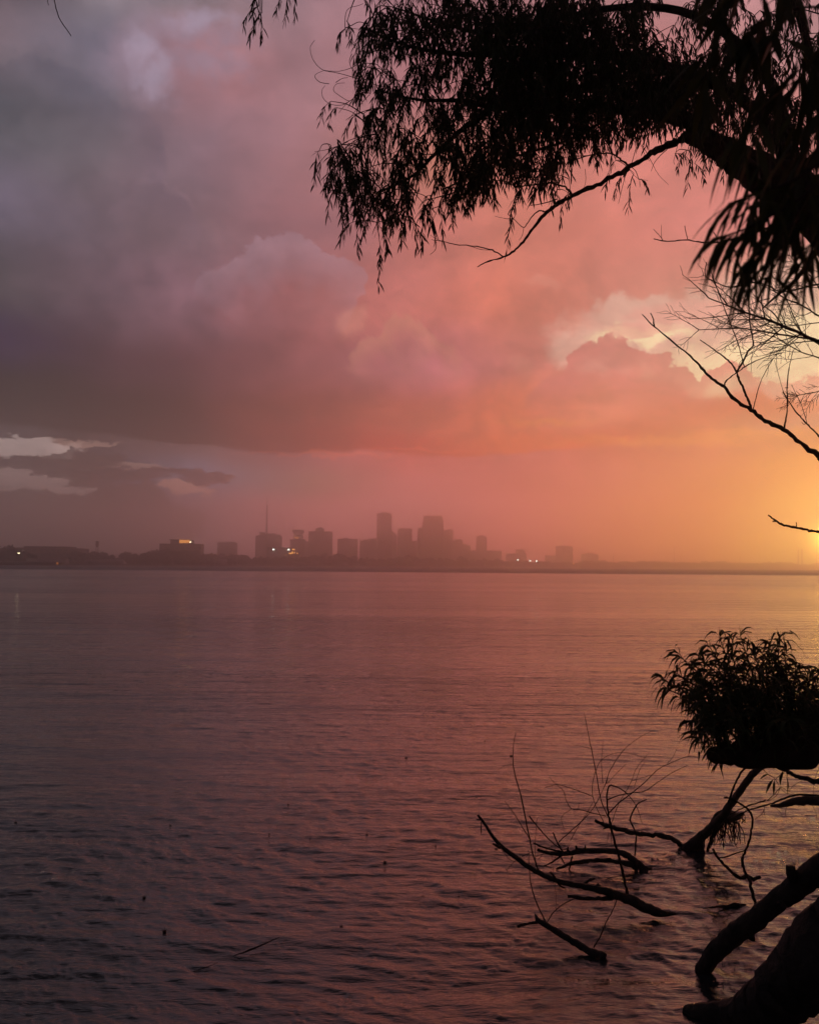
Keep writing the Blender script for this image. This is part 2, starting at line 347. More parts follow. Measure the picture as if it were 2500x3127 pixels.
def tag(o, label=None, cat=None, group=None, kind=None):
    if label: o['label'] = label
    if cat: o['category'] = cat
    if group: o['group'] = group
    if kind: o['kind'] = kind
    return o
def thing(name, loc, label, cat, group=None):
    o = bpy.data.objects.new(name, None); COL.objects.link(o); o.location = tuple(float(v) for v in loc)
    o.empty_display_size = 0.1
    return tag(o, label, cat, group)

def smoothline(pts, k=5):
    pts = np.asarray(pts, float)
    if len(pts) < 3:
        t = np.linspace(0, 1, k + 1)[:, None]; return pts[0] * (1 - t) + pts[-1] * t
    p = np.vstack([2 * pts[0] - pts[1], pts, 2 * pts[-1] - pts[-2]])
    out = []
    for i in range(1, len(p) - 2):
        for t in np.linspace(0, 1, k, endpoint=False):
            a, b, c, d = p[i-1], p[i], p[i+1], p[i+2]
            out.append(.5 * (2*b + (c-a)*t + (2*a-5*b+4*c-d)*t*t + (3*b-a-3*c+d)*t**3))
    out.append(p[-2]); return np.array(out)
def limb(mb, px, dep, dia, k=5, wob=0.05, n=8, knob=0.12):
    if max(dia) > 24: wob, knob = wob * .3, knob * .35
    """branch along photo-space points px, depth dep (start,end) or list, diameter in photo pixels (start..end)"""
    px = np.asarray(px, float); m_ = len(px)
    dep = np.interp(np.linspace(0, 1, m_), np.linspace(0, 1, len(dep)), dep)
    pts = np.array([P(x, y, d) for (x, y), d in zip(px, dep)])
    L = smoothline(pts, k); mm = len(L)
    dd = np.interp(np.linspace(0, 1, mm), np.linspace(0, 1, len(dia)), dia)
    dz = np.interp(np.linspace(0, 1, mm), np.linspace(0, 1, m_), dep)
    r = dd / 2 / F_PX * dz
    r = r * (1 + knob * RNG.normal(size=mm))
    L = L + RNG.normal(size=L.shape) * (r[:, None] * wob * 2)
    mb.tube(L, np.maximum(r, 0.0006), n)
    return L
def zz(off, sc, pts):
    return [(off[0] + x / sc, off[1] + y / sc) for x, y in pts]

def leaves(mb, base, dirs, L, Wd, droop=0.5, seg=4):
    """lanceolate leaves: base Nx3, unit dirs Nx3, lengths L, widths Wd"""
    N = len(base)
    if N == 0: return
    base = np.asarray(base); dirs = np.asarray(dirs, float)
    dirs = dirs / (np.linalg.norm(dirs, axis=1)[:, None] + 1e-9)
    L = np.asarray(L) * np.ones(N); Wd = np.asarray(Wd) * np.ones(N); droop = np.asarray(droop) * np.ones(N)
    side = RNG.normal(size=(N, 3)); side -= dirs * (side * dirs).sum(1)[:, None]
    side /= np.linalg.norm(side, axis=1)[:, None] + 1e-9
    ts = np.linspace(0, 1, seg + 1); wp = [0.12, 0.85, 1.0, 0.6, 0.0] if seg == 4 else [0.15, 1.0, 0.75, 0.0]
    mid = []; p = base.copy(); d = dirs.copy()
    for i in range(seg + 1):
        mid.append(p.copy())
        p = p + d * (L / seg)[:, None]
        d = d + np.array([0, 0, -1.0]) * (droop * 1.6 / seg)[:, None]
        d /= np.linalg.norm(d, axis=1)[:, None] + 1e-9
    V = []
    for i in range(seg):
        o = side * (Wd * wp[i] / 2)[:, None]
        V += [mid[i] - o, mid[i] + o]
    V.append(mid[seg])
    V = np.stack(V, 1); k = V.shape[1]
    q = []; b = np.arange(N) * k
    for i in range(seg - 1):
        q.append(np.stack([b + 2*i, b + 2*i+1, b + 2*i+3, b + 2*i+2], 1))
    t = np.stack([b + 2*seg-2, b + 2*seg-1, b + 2*seg], 1)
    mb.add(V.reshape(-1, 3), [np.concatenate(q), t])

# ------------------------------------------------------------------ materials
def mat(name, col, rough=0.8, spec=0.3, var=0.35, scale=6.0, bump=0.0, bscale=30.0, metal=0.0, emit=None, stretch_=None, translucent=0.0):
    mm = bpy.data.materials.new(name); mm.use_nodes = True
    t = NT(mm.node_tree); b = t.n['Principled BSDF']
    co = t.new('ShaderNodeTexCoord').outputs['Object']
    if stretch_: co = t.vmath('MULTIPLY', co, stretch_)
    n = t.noise(co, scale, 5, 0.6)
    dk = [c * (1 - var) for c in col] + [1]; lt = [min(1, c * (1 + var)) for c in col] + [1]
    c = t.mix(t.maprange(n, 0.3, 0.7), dk, lt)
    t.l.new(c, b.inputs['Base Color'])
    b.inputs['Roughness'].default_value = rough; b.inputs['Metallic'].default_value = metal
    b.inputs['Specular IOR Level'].default_value = spec
    if bump:
        bn = t.new('ShaderNodeBump'); bn.inputs['Strength'].default_value = bump; bn.inputs['Distance'].default_value = 0.02
        t.l.new(t.noise(co, bscale, 6, 0.65), bn.inputs['Height']); t.l.new(bn.outputs[0], b.inputs['Normal'])
    if emit:
        b.inputs['Emission Color'].default_value = list(emit[0]) + [1]; b.inputs['Emission Strength'].default_value = emit[1]
    if translucent:
        tr = t.new('ShaderNodeBsdfTranslucent'); t.l.new(c, tr.inputs[0])
        ms = t.new('ShaderNodeMixShader'); ms.inputs[0].default_value = translucent
        out = t.n['Material Output']
        t.l.new(b.outputs[0], ms.inputs[1]); t.l.new(tr.outputs[0], ms.inputs[2]); t.l.new(ms.outputs[0], out.inputs[0])
    return mm
M_BARK = mat('bark', (0.022, 0.017, 0.013), 0.9, 0.12, 0.4, 9, 0.9, 40)
M_TWIG = mat('twig_bark', (0.03, 0.02, 0.015), 0.85, 0.15, 0.3, 20)
M_LEAF = mat('willow_leaf', (0.028, 0.036, 0.012), 0.6, 0.2, 0.4, 3, translucent=0.25)
M_LEAF2 = mat('near_leaf', (0.04, 0.045, 0.012), 0.55, 0.25, 0.4, 6, translucent=0.4)
M_WET = mat('wet_wood', (0.026, 0.020, 0.018), 0.6, 0.25, 0.5, 14, 1.0, 45)
M_TREE = mat('far_foliage', (0.035, 0.032, 0.022), 0.9, 0.05, 0.5, 0.15)
M_LAND = mat('land', (0.05, 0.045, 0.035), 0.95, 0.05, 0.4, 0.05)
M_BANK = mat('bank_mud', (0.05, 0.04, 0.03), 0.7, 0.3, 0.4, 2, 0.6, 8)

# ------------------------------------------------------------------ water
def build_water():
    az_f = np.radians(np.linspace(-29, 29, 640))
    az_c1 = np.radians(np.linspace(29, 331, 60)[1:-1])
    A = np.concatenate([az_f, az_c1])
    r1 = np.exp(np.linspace(math.log(2.6), math.log(70), 780))
    r2 = np.exp(np.linspace(math.log(70), math.log(1240), 50))[1:]
    Rr = np.concatenate([[0.4, 0.9, 1.5, 2.1], r1, r2])
    rg, ag = np.meshgrid(Rr, A, indexing='ij')
    X = rg * np.sin(ag); Y = rg * np.cos(ag)
    Z = np.zeros_like(X)
    rs = np.random.default_rng(3)
    # domain warp so that crests wander
    Xw = X + 0.35 * np.sin(Y * 0.9 + 1.3) + 0.22 * np.sin(X * 1.3 - Y * 0.5) + 0.08 * np.sin(3.1 * Y + 1.7 * X)
    Yw = Y + 0.22 * np.sin(X * 0.7 + 0.4) + 0.11 * np.sin(X * 1.9 + Y * 1.1 + 2) + 0.035 * np.sin(5.3 * X - 1.2 * Y)
    for i in range(90):
        lam = math.exp(rs.uniform(math.log(0.055), math.log(0.55)))
        th = rs.normal(0.16, 0.50) if lam > 0.3 else rs.normal(0.1, 0.85)
        k = 2 * math.pi / lam
        amp = 0.0023 * lam ** 0.50 * rs.uniform(.5, 1.2)
        fade = np.clip((lam * 200 - rg) / (lam * 110), 0, 1)     # short waves only where the mesh can carry them
        ph = k * (Xw * math.sin(th) + Yw * math.cos(th)) + rs.uniform(0, 6.28)
        Z += fade * amp * (np.exp(np.sin(ph) * 0.7) - 1.1)
    gust = 0.65 + 0.6 * (0.5 + 0.5 * np.sin(0.5 * X + 0.8 * Y + 1.0) * np.sin(0.33 * Y - 0.41 * X))
    Z *= .76 * gust * np.clip(1.0 - (rg - 6) / 22, .45, 1) * 1.0
    # rings left by raindrops
    for i in range(420):
        rr = math.exp(rs.uniform(math.log(4.3), math.log(17))); a0 = rs.uniform(-.42, .42)
        cx, cy_ = rr * math.sin(a0), rr * math.cos(a0)
        ring = rs.uniform(0.015, 0.11)
        i0, i1 = np.searchsorted(Rr, rr - ring * 2 - .1), np.searchsorted(Rr, rr + ring * 2 + .1)
        d = np.hypot(X[i0:i1] - cx, Y[i0:i1] - cy_)
        am = 0.0022 * (1 - ring * 6) + 0.0004
        Z[i0:i1] += am * np.cos((d - ring) * 2 * math.pi / 0.034) * np.exp(-((d - ring) / 0.024) ** 2)
    am = np.abs((ag + math.pi) % (2 * math.pi) - math.pi)
    Z *= np.clip((math.radians(29) - am) / math.radians(1.5), 0, 1)
    Z *= np.clip((rg - 2.6) / 0.6, 0, 1) * np.clip((90 - rg) / 40, 0, 1)
    # the reach of river towards the far bank is longer than the reach behind the camera
    kk = 1 + .72 * np.clip((math.radians(50) - am) / math.radians(18), 0, 1) * np.clip((rg - 400) / 800, 0, 1)
    X = X * kk; Y = Y * kk
    nr, na = X.shape
    idx = np.arange(nr * na).reshape(nr, na)
    q = np.stack([idx[:-1], np.roll(idx, -1, 1)[:-1], np.roll(idx, -1, 1)[1:], idx[1:]], -1).reshape(-1, 4)[:, ::-1]
    V = np.stack([X, Y, Z], -1).reshape(-1, 3)
    mb = MB(); mb.add(V, [q, [idx[0]]])
    mm = bpy.data.materials.new('river_water'); mm.use_nodes = True
    t = NT(mm.node_tree); b = t.n['Principled BSDF']
    b.inputs['Base Color'].default_value = (0.024, 0.028, 0.031, 1)
    b.inputs['IOR'].default_value = 1.48; b.inputs['Specular IOR Level'].default_value = 0.5
    geo = t.new('ShaderNodeNewGeometry').outputs['Position']
    px_, py_, pz_ = t.sep(geo)
    far = t.maprange(py_, 20, 350, 0, 1, False)
    s1 = t.noise(t.vmath('MULTIPLY', geo, (1.0, 2.2, 1)), 7.0, 5, 0.62, dist=0.4)
    s2 = t.noise(t.vmath('MULTIPLY', geo, (0.42, 1.5, 1)), 1.6, 6, 0.66, dist=0.4)
    s3 = t.noise(t.vmath('MULTIPLY', geo, (0.11, 0.42, 1)), 1.0, 5, 0.66)
    h = t.math('ADD', t.math('MULTIPLY', s1, t.maprange(py_, 5, 60, 0.020, 0.003, False)), t.math('ADD', t.math('MULTIPLY', s2, t.maprange(py_, 14, 90, 0.085, 0.045, False)), t.math('MULTIPLY', s3, t.maprange(py_, 60, 400, 0.40, 0.25, False))))
    bn = t.new('ShaderNodeBump'); bn.inputs['Distance'].default_value = 1.0
    # ruffled strip out in the channel, calmer slicks elsewhere
    gusts = t.noise(t.vmath('MULTIPLY', geo, (0.012, 0.05, 1)), 1.0, 3, 0.5)
    rough_band = t.maprange(py_, 250, 330, 0, 1)
    st_ = t.math('ADD', t.maprange(gusts, 0.38, 0.62, 0.25, 0.85), t.math('MULTIPLY', rough_band, 1.5))
    t.l.new(st_, bn.inputs['Strength']); t.l.new(h, bn.inputs['Height']); t.l.new(bn.outputs[0], b.inputs['Normal'])
    rr_ = t.math('ADD', t.maprange(py_, 10, 120, 0.03, 0.17, False), t.math('MULTIPLY', rough_band, 0.27))
    t.l.new(rr_, b.inputs['Roughness'])
    o = mb.build('water', mm); tag(o, kind='structure')
build_water()

#PART-LAND
# ------------------------------------------------------------------ far shore
def Yb(px): return 650 + 1150.0 * (max(px, 0) / 2500) ** 1.15          # distance of the far bank under a photo column
def XZ(px, py, d):
    p = P(px, py, d); return p[0], p[2]
def poly_ground():
    mb = MB(); xs = np.linspace(-600, 3100, 75)
    front, mid, back = [], [], []
    for x in xs:
        d = Yb(max(0, min(2500, x))) ; X = (x - CX) / F_PX * d
        j = 3 * math.sin(x * .013) + 2 * math.sin(x * .041 + 1)
        front.append((X, d + j, -0.6)); mid.append((X, d + 5 + j, 0.7))
        back.append((X * 1.0 + (x - CX) / F_PX * 40, d + 60, 1.2))
    n = len(xs)
    far = [(max(-1280, min(1280, b[0] * 2300 / b[1])), 2300, 1.4) for b in back]
    V = front + mid + back + far
    F = []
    for r in range(3):
        for i in range(n - 1):
            F.append((r*n+i, r*n+i+1, (r+1)*n+i+1, (r+1)*n+i))
    mb.add(V, [F])
    o = mb.build('far_bank', M_LAND); tag(o, kind='structure')
poly_ground()
# near bank: curls round the right hand side of the picture where the willows root
nb = MB()
line = [(-60, -1.2), (-12, 0.9), (-4, 1.2), (-1.5, 1.25), (0.6, 1.4), (1.9, 2.4), (2.9, 4.2), (4.2, 6.6), (5.6, 9.5), (7.6, 13.5), (12, 19), (30, 30), (60, 38)]
L_ = smoothline([(x, y, 0) for x, y in line], 6); nn = len(L_)
Tn = np.gradient(L_, axis=0); Nn = np.stack([Tn[:, 1], -Tn[:, 0], 0 * Tn[:, 0]], 1); Nn /= np.linalg.norm(Nn, axis=1)[:, None]
ringsb = [(-0.5, -0.35), (0.0, -0.03), (0.5, 0.14), (1.4, 0.34), (4, 0.55), (25, 0.8), (70, 0.9)]
V = []
for off, z in ringsb:
    q = L_ + Nn * off; q[:, 2] = z
    if off < 20: q += RNG.normal(size=q.shape) * (0.03, 0.03, 0.015)
    V.append(q)
V = np.concatenate(V); idx = np.arange(len(V)).reshape(len(ringsb), nn)
nb.add(V, [np.stack([idx[:-1, :-1], idx[1:, :-1], idx[1:, 1:], idx[:-1, 1:]], -1).reshape(-1, 4)])
tag(nb.build('near_bank', M_BANK), kind='structure')

def facade(name, col, win=(0.02, 0.02, 0.025), fl=4.0, bay=5.0):
    mm = bpy.data.materials.new(name); mm.use_nodes = True
    t = NT(mm.node_tree); b = t.n['Principled BSDF']
    co = t.new('ShaderNodeTexCoord').outputs['Object']
    x, y, z = t.sep(co)
    fx = t.math('FRACT', t.math('DIVIDE', t.math('ADD', x, 500), bay)); fz = t.math('FRACT', t.math('DIVIDE', z, fl))
    w = t.math('MULTIPLY', t.math('GREATER_THAN', fz, 0.42), t.math('GREATER_THAN', fx, 0.32))
    c = t.mix(t.math('MULTIPLY', w, 0.75), list(col) + [1], list(win) + [1])
    n = t.noise(co, 0.08, 3); c = t.mix(1.0, c, t.xyz(*[t.maprange(n, .3, .7, .8, 1.2)] * 3), 'MULTIPLY')
    t.l.new(c, b.inputs['Base Color']); b.inputs['Roughness'].default_value = 0.7
    return mm
F_CONC = facade('concrete_facade', (0.12, 0.09, 0.08)); F_BRICK = facade('brick_facade', (0.13, 0.06, 0.045))
F_GLASS = facade('glass_facade', (0.06, 0.05, 0.055), (0.02, 0.02, 0.02), 3.6, 3.0); F_PALE = facade('pale_facade', (0.22, 0.19, 0.18), fl=5, bay=9)
M_ROOF = mat('roofing', (0.07, 0.055, 0.05), 0.8, 0.2, 0.2, 0.3); M_REDROOF = mat('red_roofing', (0.17, 0.06, 0.04), 0.8, 0.2, 0.2, 0.3)
M_SHED = mat('shed_metal', (0.21, 0.19, 0.20), 0.6, 0.3, 0.15, 0.2); M_GREEN = mat('green_cladding', (0.10, 0.13, 0.13), 0.7, 0.3, 0.15, 0.1)
M_STEEL = mat('painted_steel', (0.05, 0.04, 0.04), 0.6, 0.3, 0.2, 1); M_HULL = mat('barge_hull', (0.022, 0.018, 0.02), 0.6, 0.3, 0.3, 0.4)
M_DECK = mat('barge_deck', (0.25, 0.23, 0.24), 0.6, 0.3, 0.2, 0.4)
M_ORTANK = mat('tank_paint', (0.16, 0.07, 0.05), 0.6, 0.3, 0.2, 0.3)
def glowmat(name, c, s):
    mm = bpy.data.materials.new(name); mm.use_nodes = True; b = mm.node_tree.nodes['Principled BSDF']
    b.inputs['Base Color'].default_value = (.1, .1, .1, 1); b.inputs['Emission Color'].default_value = list(c) + [1]; b.inputs['Emission Strength'].default_value = s
    return mm
E_WHITE = glowmat('white_lamp', (0.92, 1.0, 0.85), 7); E_YEL = glowmat('yellow_lamp', (1.0, 0.86, 0.5), 6)
E_ORANGE = glowmat('orange_lamp', (1.0, 0.34, 0.05), 3.0); E_GOLD = glowmat('sun_glint_glass', (1.0, 0.36, 0.07), 1.6)  # gold glass: the sun's reflection is put in as emission, no lamp behind
E_BOW = glowmat('bow_lamp_glow', (1.0, 0.3, 0.05), 0.5); E_AMBER = glowmat('amber_windows', (1.0, 0.40, 0.08), 2.2)

def block(mb, x0, x1, ytop, d, ybase=None, deep=18, zb=None, dy=0.0):
    """box spanning photo columns x0..x1, its top at photo row ytop, d metres away"""
    a, z1 = XZ(x0, ytop, d); b_, _ = XZ(x1, ytop, d)
    z0 = 1.0 if ybase is None else XZ((x0 + x1) / 2, ybase, d)[1]
    mb.box((a, d + dy, z0), (b_, d + dy + deep, z1))
def building(name, label, d, parts, cat='building', group=None):
    """parts: list of (part name, material, builder(mb, d))"""
    xs = parts[0][3]
    root = thing(name, (XZ(xs, 1700, d)[0], d, 1.0), label, cat, group)
    for pn, m_, fn, _ in parts:
        mb = MB(); fn(mb); mb.build(pn, m_, root, smooth=False)
    return root
def simple(name, label, d, m_, x0, x1, ytop, roof=None, cat='building', deep=18, extra=(), group=None):
    parts = [('walls', m_, (lambda mb: block(mb, x0, x1, ytop, d, deep=deep)), (x0 + x1) / 2)]
    if roof: parts.append(('rooftop_housing', M_ROOF, (lambda mb: [block(mb, a, b, t, d, ybase=ytop, deep=deep * .6, dy=deep * .2) for a, b, t in roof]), 0))
    parts += list(extra)
    return building(name, label, d, parts, cat, group)

# left bank, photo columns 0..620
simple('warehouse', 'long reddish flat roofed warehouse at the far left behind the dark trees', 840, F_BRICK, 40, 226, 1672, roof=[(62, 135, 1667), (140, 196, 1668)], cat='warehouse', deep=40)
simple('warehouse', 'low dark warehouse row behind the round headed trees', 830, F_CONC, 90, 300, 1687, cat='warehouse', deep=25)
simple('shed', 'long pale riverside shed just above the end of the barge', 668, M_SHED, 82, 194, 1705, cat='shed', deep=12)
simple('shed', 'long pale riverside shed right of the barge, below the water tower', 790, M_SHED, 212, 366, 1707, cat='shed', deep=12)
def hip(mb, x0, x1, ye, yt, d, deep=10):
    a, ze = XZ(x0, ye, d); b_, _ = XZ(x1, ye, d); zt = XZ(x0, yt, d)[1]; w = b_ - a
    v = [(a-.8, d-.8, ze), (b_+.8, d-.8, ze), (b_+.8, d+deep+.8, ze), (a-.8, d+deep+.8, ze), (a + w*.3, d+deep/2, zt), (b_ - w*.3, d+deep/2, zt)]
    mb.add(v, [[(0,1,5,4),(2,3,4,5)], [(1,2,5),(3,0,4)], [(3,2,1,0)]])
building('house', 'house with red hipped roof below the water tower', 815, [
    ('walls', F_BRICK, lambda mb: block(mb, 270, 299, 1692, 815, deep=10), 284),
    ('roof', M_REDROOF, lambda mb: hip(mb, 268, 301, 1692, 1684, 815), 0)], cat='house')
# water tower
def lathe(mb, cx, cy_, prof, n=14):
    ang = np.arange(n) * 2 * math.pi / n; V = []
    for z, r in prof: V += [(cx + r * math.cos(a), cy_ + r * math.sin(a), z) for a in ang]
    F = [(k*n+i, k*n+(i+1) % n, (k+1)*n+(i+1) % n, (k+1)*n+i) for k in range(len(prof)-1) for i in range(n)]
    mb.add(V, [F, [tuple(range(n))[::-1]], [tuple(range((len(prof)-1)*n, len(prof)*n))]])
d = 835; wx, wzt = XZ(297, 1652, d); z1 = XZ(297, 1671, d)[1]
wt_ = thing('water_tower', (wx, d, 1), 'small orange water tower standing above the trees on the left bank', 'water tower')
mb = MB(); lathe(mb, wx, d, [(z1, .7), (z1 + .5, 1.1), (z1 + 1.2, 1.3), (wzt - 1.3, 1.3), (wzt - .9, 1.0), (wzt - .7, .2)]); mb.build('tank', M_ORTANK, wt_)
mb = MB(); lathe(mb, wx, d, [(wzt - .75, 1.9), (wzt - .5, 1.9), (wzt, .2)]); mb.build('tank_roof', M_STEEL, wt_)
for sx_, sy_ in ((-1, -1), (1, -1), (-1, 1), (1, 1)):
    mb = MB(); mb.tube([(wx + sx_ * 1.2, d + sy_ * 1.2, 1), (wx + sx_ * .7, d + sy_ * .7, z1 + .6)], 0.14, 5); mb.build('leg', M_STEEL, wt_)
# barge
d = 646; bx0 = XZ(-120, 1720, d)[0]; bx1 = XZ(183, 1720, d)[0]
bg_ = thing('barge', ((bx0 + bx1) / 2, d, 0), 'long dark barge with pale deck edge moored at the far left', 'barge')
zt = P(90, 1715, d)[2]
mb = MB(); mb.prism([(bx0, -.4), (bx1 - 3, -.4), (bx1, zt * .55), (bx1, zt * .85), (bx0, zt * .85)], d, d + 9); mb.build('hull', M_HULL, bg_, smooth=False)
mb = MB(); mb.box((bx0, d - .15, zt * .86), (bx1 - 2.5, d + 9.1, zt)); mb.build('deck_rim', M_DECK, bg_, smooth=False)
mb = MB(); lathe(mb, bx1 - 1.6, d + .5, [(zt * .86, .25), (zt + 0.2, .25), (zt + .25, .1)], 8); mb.build('bitt', M_STEEL, bg_)
mb = MB(); mb.box((bx1 - 1.9, d - .3, zt * .30), (bx1 - .6, d - .02, zt * .85)); mb.build('bow_lamp', E_BOW, bg_, smooth=False)
# flat topped building; its gold panes emit to imitate reflected low sun
D1 = 920
building('office_building', 'wide low office building with penthouse windows gilded by reflected sun among left bank trees', D1, [
    ('walls', F_CONC, lambda mb: block(mb, 487, 608, 1660, D1, deep=22), 548),
    ('penthouse', F_CONC, lambda mb: block(mb, 518, 582, 1648, D1, ybase=1660, deep=12, dy=3), 0),
    ('penthouse_roof', M_ROOF, lambda mb: block(mb, 515, 573, 1646.5, D1, ybase=1648.2, deep=13, dy=2.2), 0),
    ('emissive_window', E_GOLD, lambda mb: block(mb, 546, 577, 1647.6, D1, ybase=1658, deep=.4, dy=2.3), 0),
    ('corner_lamp', E_YEL, lambda mb: block(mb, 577.5, 582, 1653.5, D1, ybase=1657, deep=.4, dy=2.3), 0)])
simple('apartment_block', 'faint square apartment block alone between golden windowed office and mast', 1500, F_BRICK, 664, 717, 1656, roof=[(690, 712, 1654.5)], deep=25)
# mast
D2 = 1450
mx, mz = XZ(815, 1513, D2); mzb = 2
ms_ = thing('radio_mast', (mx, D2, 2), 'very tall lattice radio mast rising over the left group of buildings', 'mast')
mb = MB(); w0, w1 = 2.6, 1.0
zs = np.linspace(mzb, mz - 14, 30)
for sx_, sy_ in ((-1, -1), (1, -1), (0, 1)):
    mb.tube([(mx + sx_ * w0 / 2, D2 + sy_ * w0 / 2, mzb), (mx + sx_ * w1 / 2, D2 + sy_ * w1 / 2, mz - 14)], .38, 5)
mb.build('leg', M_STEEL, ms_)
mb = MB()
for i in range(len(zs) - 1):
    k = 1 - i / 29; h0 = (w1 + (w0 - w1) * k) / 2; s_ = 1 if i % 2 else -1
    mb.tube([(mx - s_ * h0, D2 - h0, zs[i]), (mx + s_ * h0, D2 - h0, zs[i + 1])], .2, 4)
mb.build('lattice', M_STEEL, ms_)
mb = MB(); mb.tube([(mx, D2, mz - 15), (mx, D2, mz - 5), (mx, D2, mz)], [.5, .38, .22], 6); mb.build('antenna', M_STEEL, ms_)
simple('tower_block', 'stepped twin tower block directly behind foot of the radio mast', 1500, F_BRICK, 780, 854, 1635, roof=[(790, 803, 1624), (810, 836, 1628), (836, 851, 1632)], deep=30)
D3 = 1150
building('riverside_hall', 'low grey green hall with two white lamps in front of the mast', D3, [
    ('walls', M_GREEN, lambda mb: block(mb, 815, 897, 1672, D3, deep=20), 856),
    ('roof_rim', M_STEEL, lambda mb: block(mb, 813, 893, 1671, D3, ybase=1672.5, deep=21, dy=-.5), 0)], cat='hall')
def lamp(label, x, y, d, m_=E_WHITE, w=3.2, h=2.2, zb=2.2, group=None):
    X, Z = XZ(x, y, d)
    r = thing('flood_lamp', (X, d, zb), label, 'lamp', group)
    k = d / F_PX
    mb = MB(); mb.tube([(X, d + .2, zb), (X, d + .2, Z)], .12, 5); mb.build('lamp_post', M_STEEL, r)
    mb = MB(); mb.box((X - w * k / 2, d - .25, Z - h * k / 2), (X + w * k / 2, d + .1, Z + h * k / 2)); mb.build('lamp_head', m_, r, smooth=False)
lamp('white lamp at left end of grey green riverside hall', 835, 1678, D3 - 1, w=5.5, h=3.4)
lamp('white lamp at right end of grey green riverside hall', 881, 1678.5, D3 - 1, w=5.5, h=3.4)
lamp('small pale yellow lamp in dark trees above the barge', 58, 1689, 668, E_YEL, w=5.5, h=2.6)
lamp('single white lamp, leftmost of three on right shore', 1580, 1710, 1336, w=4.5, h=3.2)
lamp('white lamp, middle one of three on right shore', 1618, 1713, 1353, w=4.5, h=3.2)
lamp('white lamp, rightmost of three on right shore', 1637, 1713.5, 1363, w=4.8, h=3.6)
lamp('tiny orange lamp below the square far tower', 1750, 1722, 1418, E_ORANGE, w=4, h=5)
lamp('tiny orange lamp right of the square far tower', 1780, 1723, 1434, E_ORANGE, w=3, h=2.5)
lamp('faint orange lamp low beside the amber lit pavilion', 873, 1694, 998, E_AMBER, w=4, h=1.6)
# amber lit pavilion
D4 = 1060
building('pavilion', 'small tiered pavilion glowing amber right of the grey green hall', D4, [
    ('walls', F_CONC, lambda mb: block(mb, 881, 912, 1687, D4, deep=10), 896),
    ('dome', M_ROOF, lambda mb: lathe(mb, XZ(896, 1676, D4)[0], D4 + 4, [(XZ(896, 1687, D4)[1], 1.7), (XZ(896, 1681, D4)[1], 1.6), (XZ(896, 1678, D4)[1], 1.0), (XZ(896, 1676, D4)[1], .1)]), 0),
    ] + [('amber_window', E_AMBER, (lambda mb, q=q: block(mb, q[0], q[1], q[2], D4, ybase=q[3], deep=.3, dy=-.4)), 0) for q in ((892, 901, 1676.5, 1680), (882.5, 890, 1688, 1692), (890.5, 896, 1685, 1691), (897, 901, 1686, 1689.5), (906, 910.5, 1688, 1691))], cat='pavilion')
# flared crown tower
D5 = 1600
def flare(mb):
    X, _ = XZ(908, 1640, D5); k = D5 / F_PX
    zz_ = lambda y: XZ(908, y, D5)[1]
    lathe(mb, X, D5 + 10, [(zz_(1634), 11 * k), (zz_(1630), 14 * k), (zz_(1624), 18.5 * k), (zz_(1618), 18.5 * k), (zz_(1617), 15 * k)], 8)
building('flared_tower', 'tower with a wide flared octagonal crown and narrow shaft', D5, [
    ('walls', F_CONC, lambda mb: block(mb, 886, 929, 1646, D5, deep=26), 908),
    ('shaft', F_CONC, lambda mb: block(mb, 895, 922, 1633, D5, ybase=1646, deep=16, dy=4), 0),
    ('crown', M_ROOF, flare, 0),
    ('emissive_window', E_ORANGE, lambda mb: block(mb, 899, 911, 1641, D5, ybase=1643.5, deep=.4, dy=3.2), 0)], cat='tower')
simple('office_block', 'low link block between flared tower and domed roof tower', 1640, F_CONC, 926, 946, 1653, deep=24)
D6 = 1560
def domelet(mb):
    X, _ = XZ(974, 1612, D6); k = D6 / F_PX; z_ = lambda y: XZ(974, y, D6)[1]
    lathe(mb, X, D6 + 12, [(z_(1621.5), 14 * k), (z_(1616), 14 * k), (z_(1611), 10 * k), (z_(1608), 2 * k)], 10)
building('tower_block', 'broad brown tower block with small domed roof house', D6, [
    ('walls', F_BRICK, lambda mb: block(mb, 942, 1012, 1622, D6, deep=28), 977), ('roof_dome', M_ROOF, domelet, 0)], cat='tower')
simple('office_block', 'squat office block right of the domed roof tower', 1680, F_BRICK, 1030, 1090, 1645, roof=[(1046, 1062, 1641.5)], deep=28)
simple('office_block', 'wide stepped block at left foot of the tallest tower', 1750, F_CONC, 1098, 1152, 1650, roof=[(1106, 1150, 1647), (1122, 1150, 1644)], deep=30)
D7 = 1800
building('skyscraper', 'tallest slender skyscraper with small crown and sloping right shoulder', D7, [
    ('walls', F_GLASS, lambda mb: block(mb, 1150, 1195, 1568, D7, deep=26), 1172),
    ('roof_crown', M_ROOF, lambda mb: [block(mb, 1154, 1190, 1566, D7, ybase=1568, deep=20, dy=3), block(mb, 1163, 1182, 1563, D7, ybase=1566, deep=12, dy=6)], 0),
    ('shoulder', F_GLASS, lambda mb: mb.prism([XZ(x, y, D7) for x, y in ((1195.3, 1722), (1212, 1722), (1212, 1637), (1207, 1629), (1195.3, 1619))], D7 + 2, D7 + 22), 0)], cat='skyscraper')
simple('office_tower', 'square office tower between the tallest and the mansard topped skyscraper', 1850, F_CONC, 1214, 1258, 1614, roof=[(1221, 1250, 1612.5)], cat='tower', deep=28)
simple('office_block', 'low block filling gap left of the mansard topped skyscraper', 1900, F_CONC, 1256, 1277, 1651, deep=30)
D8 = 1840
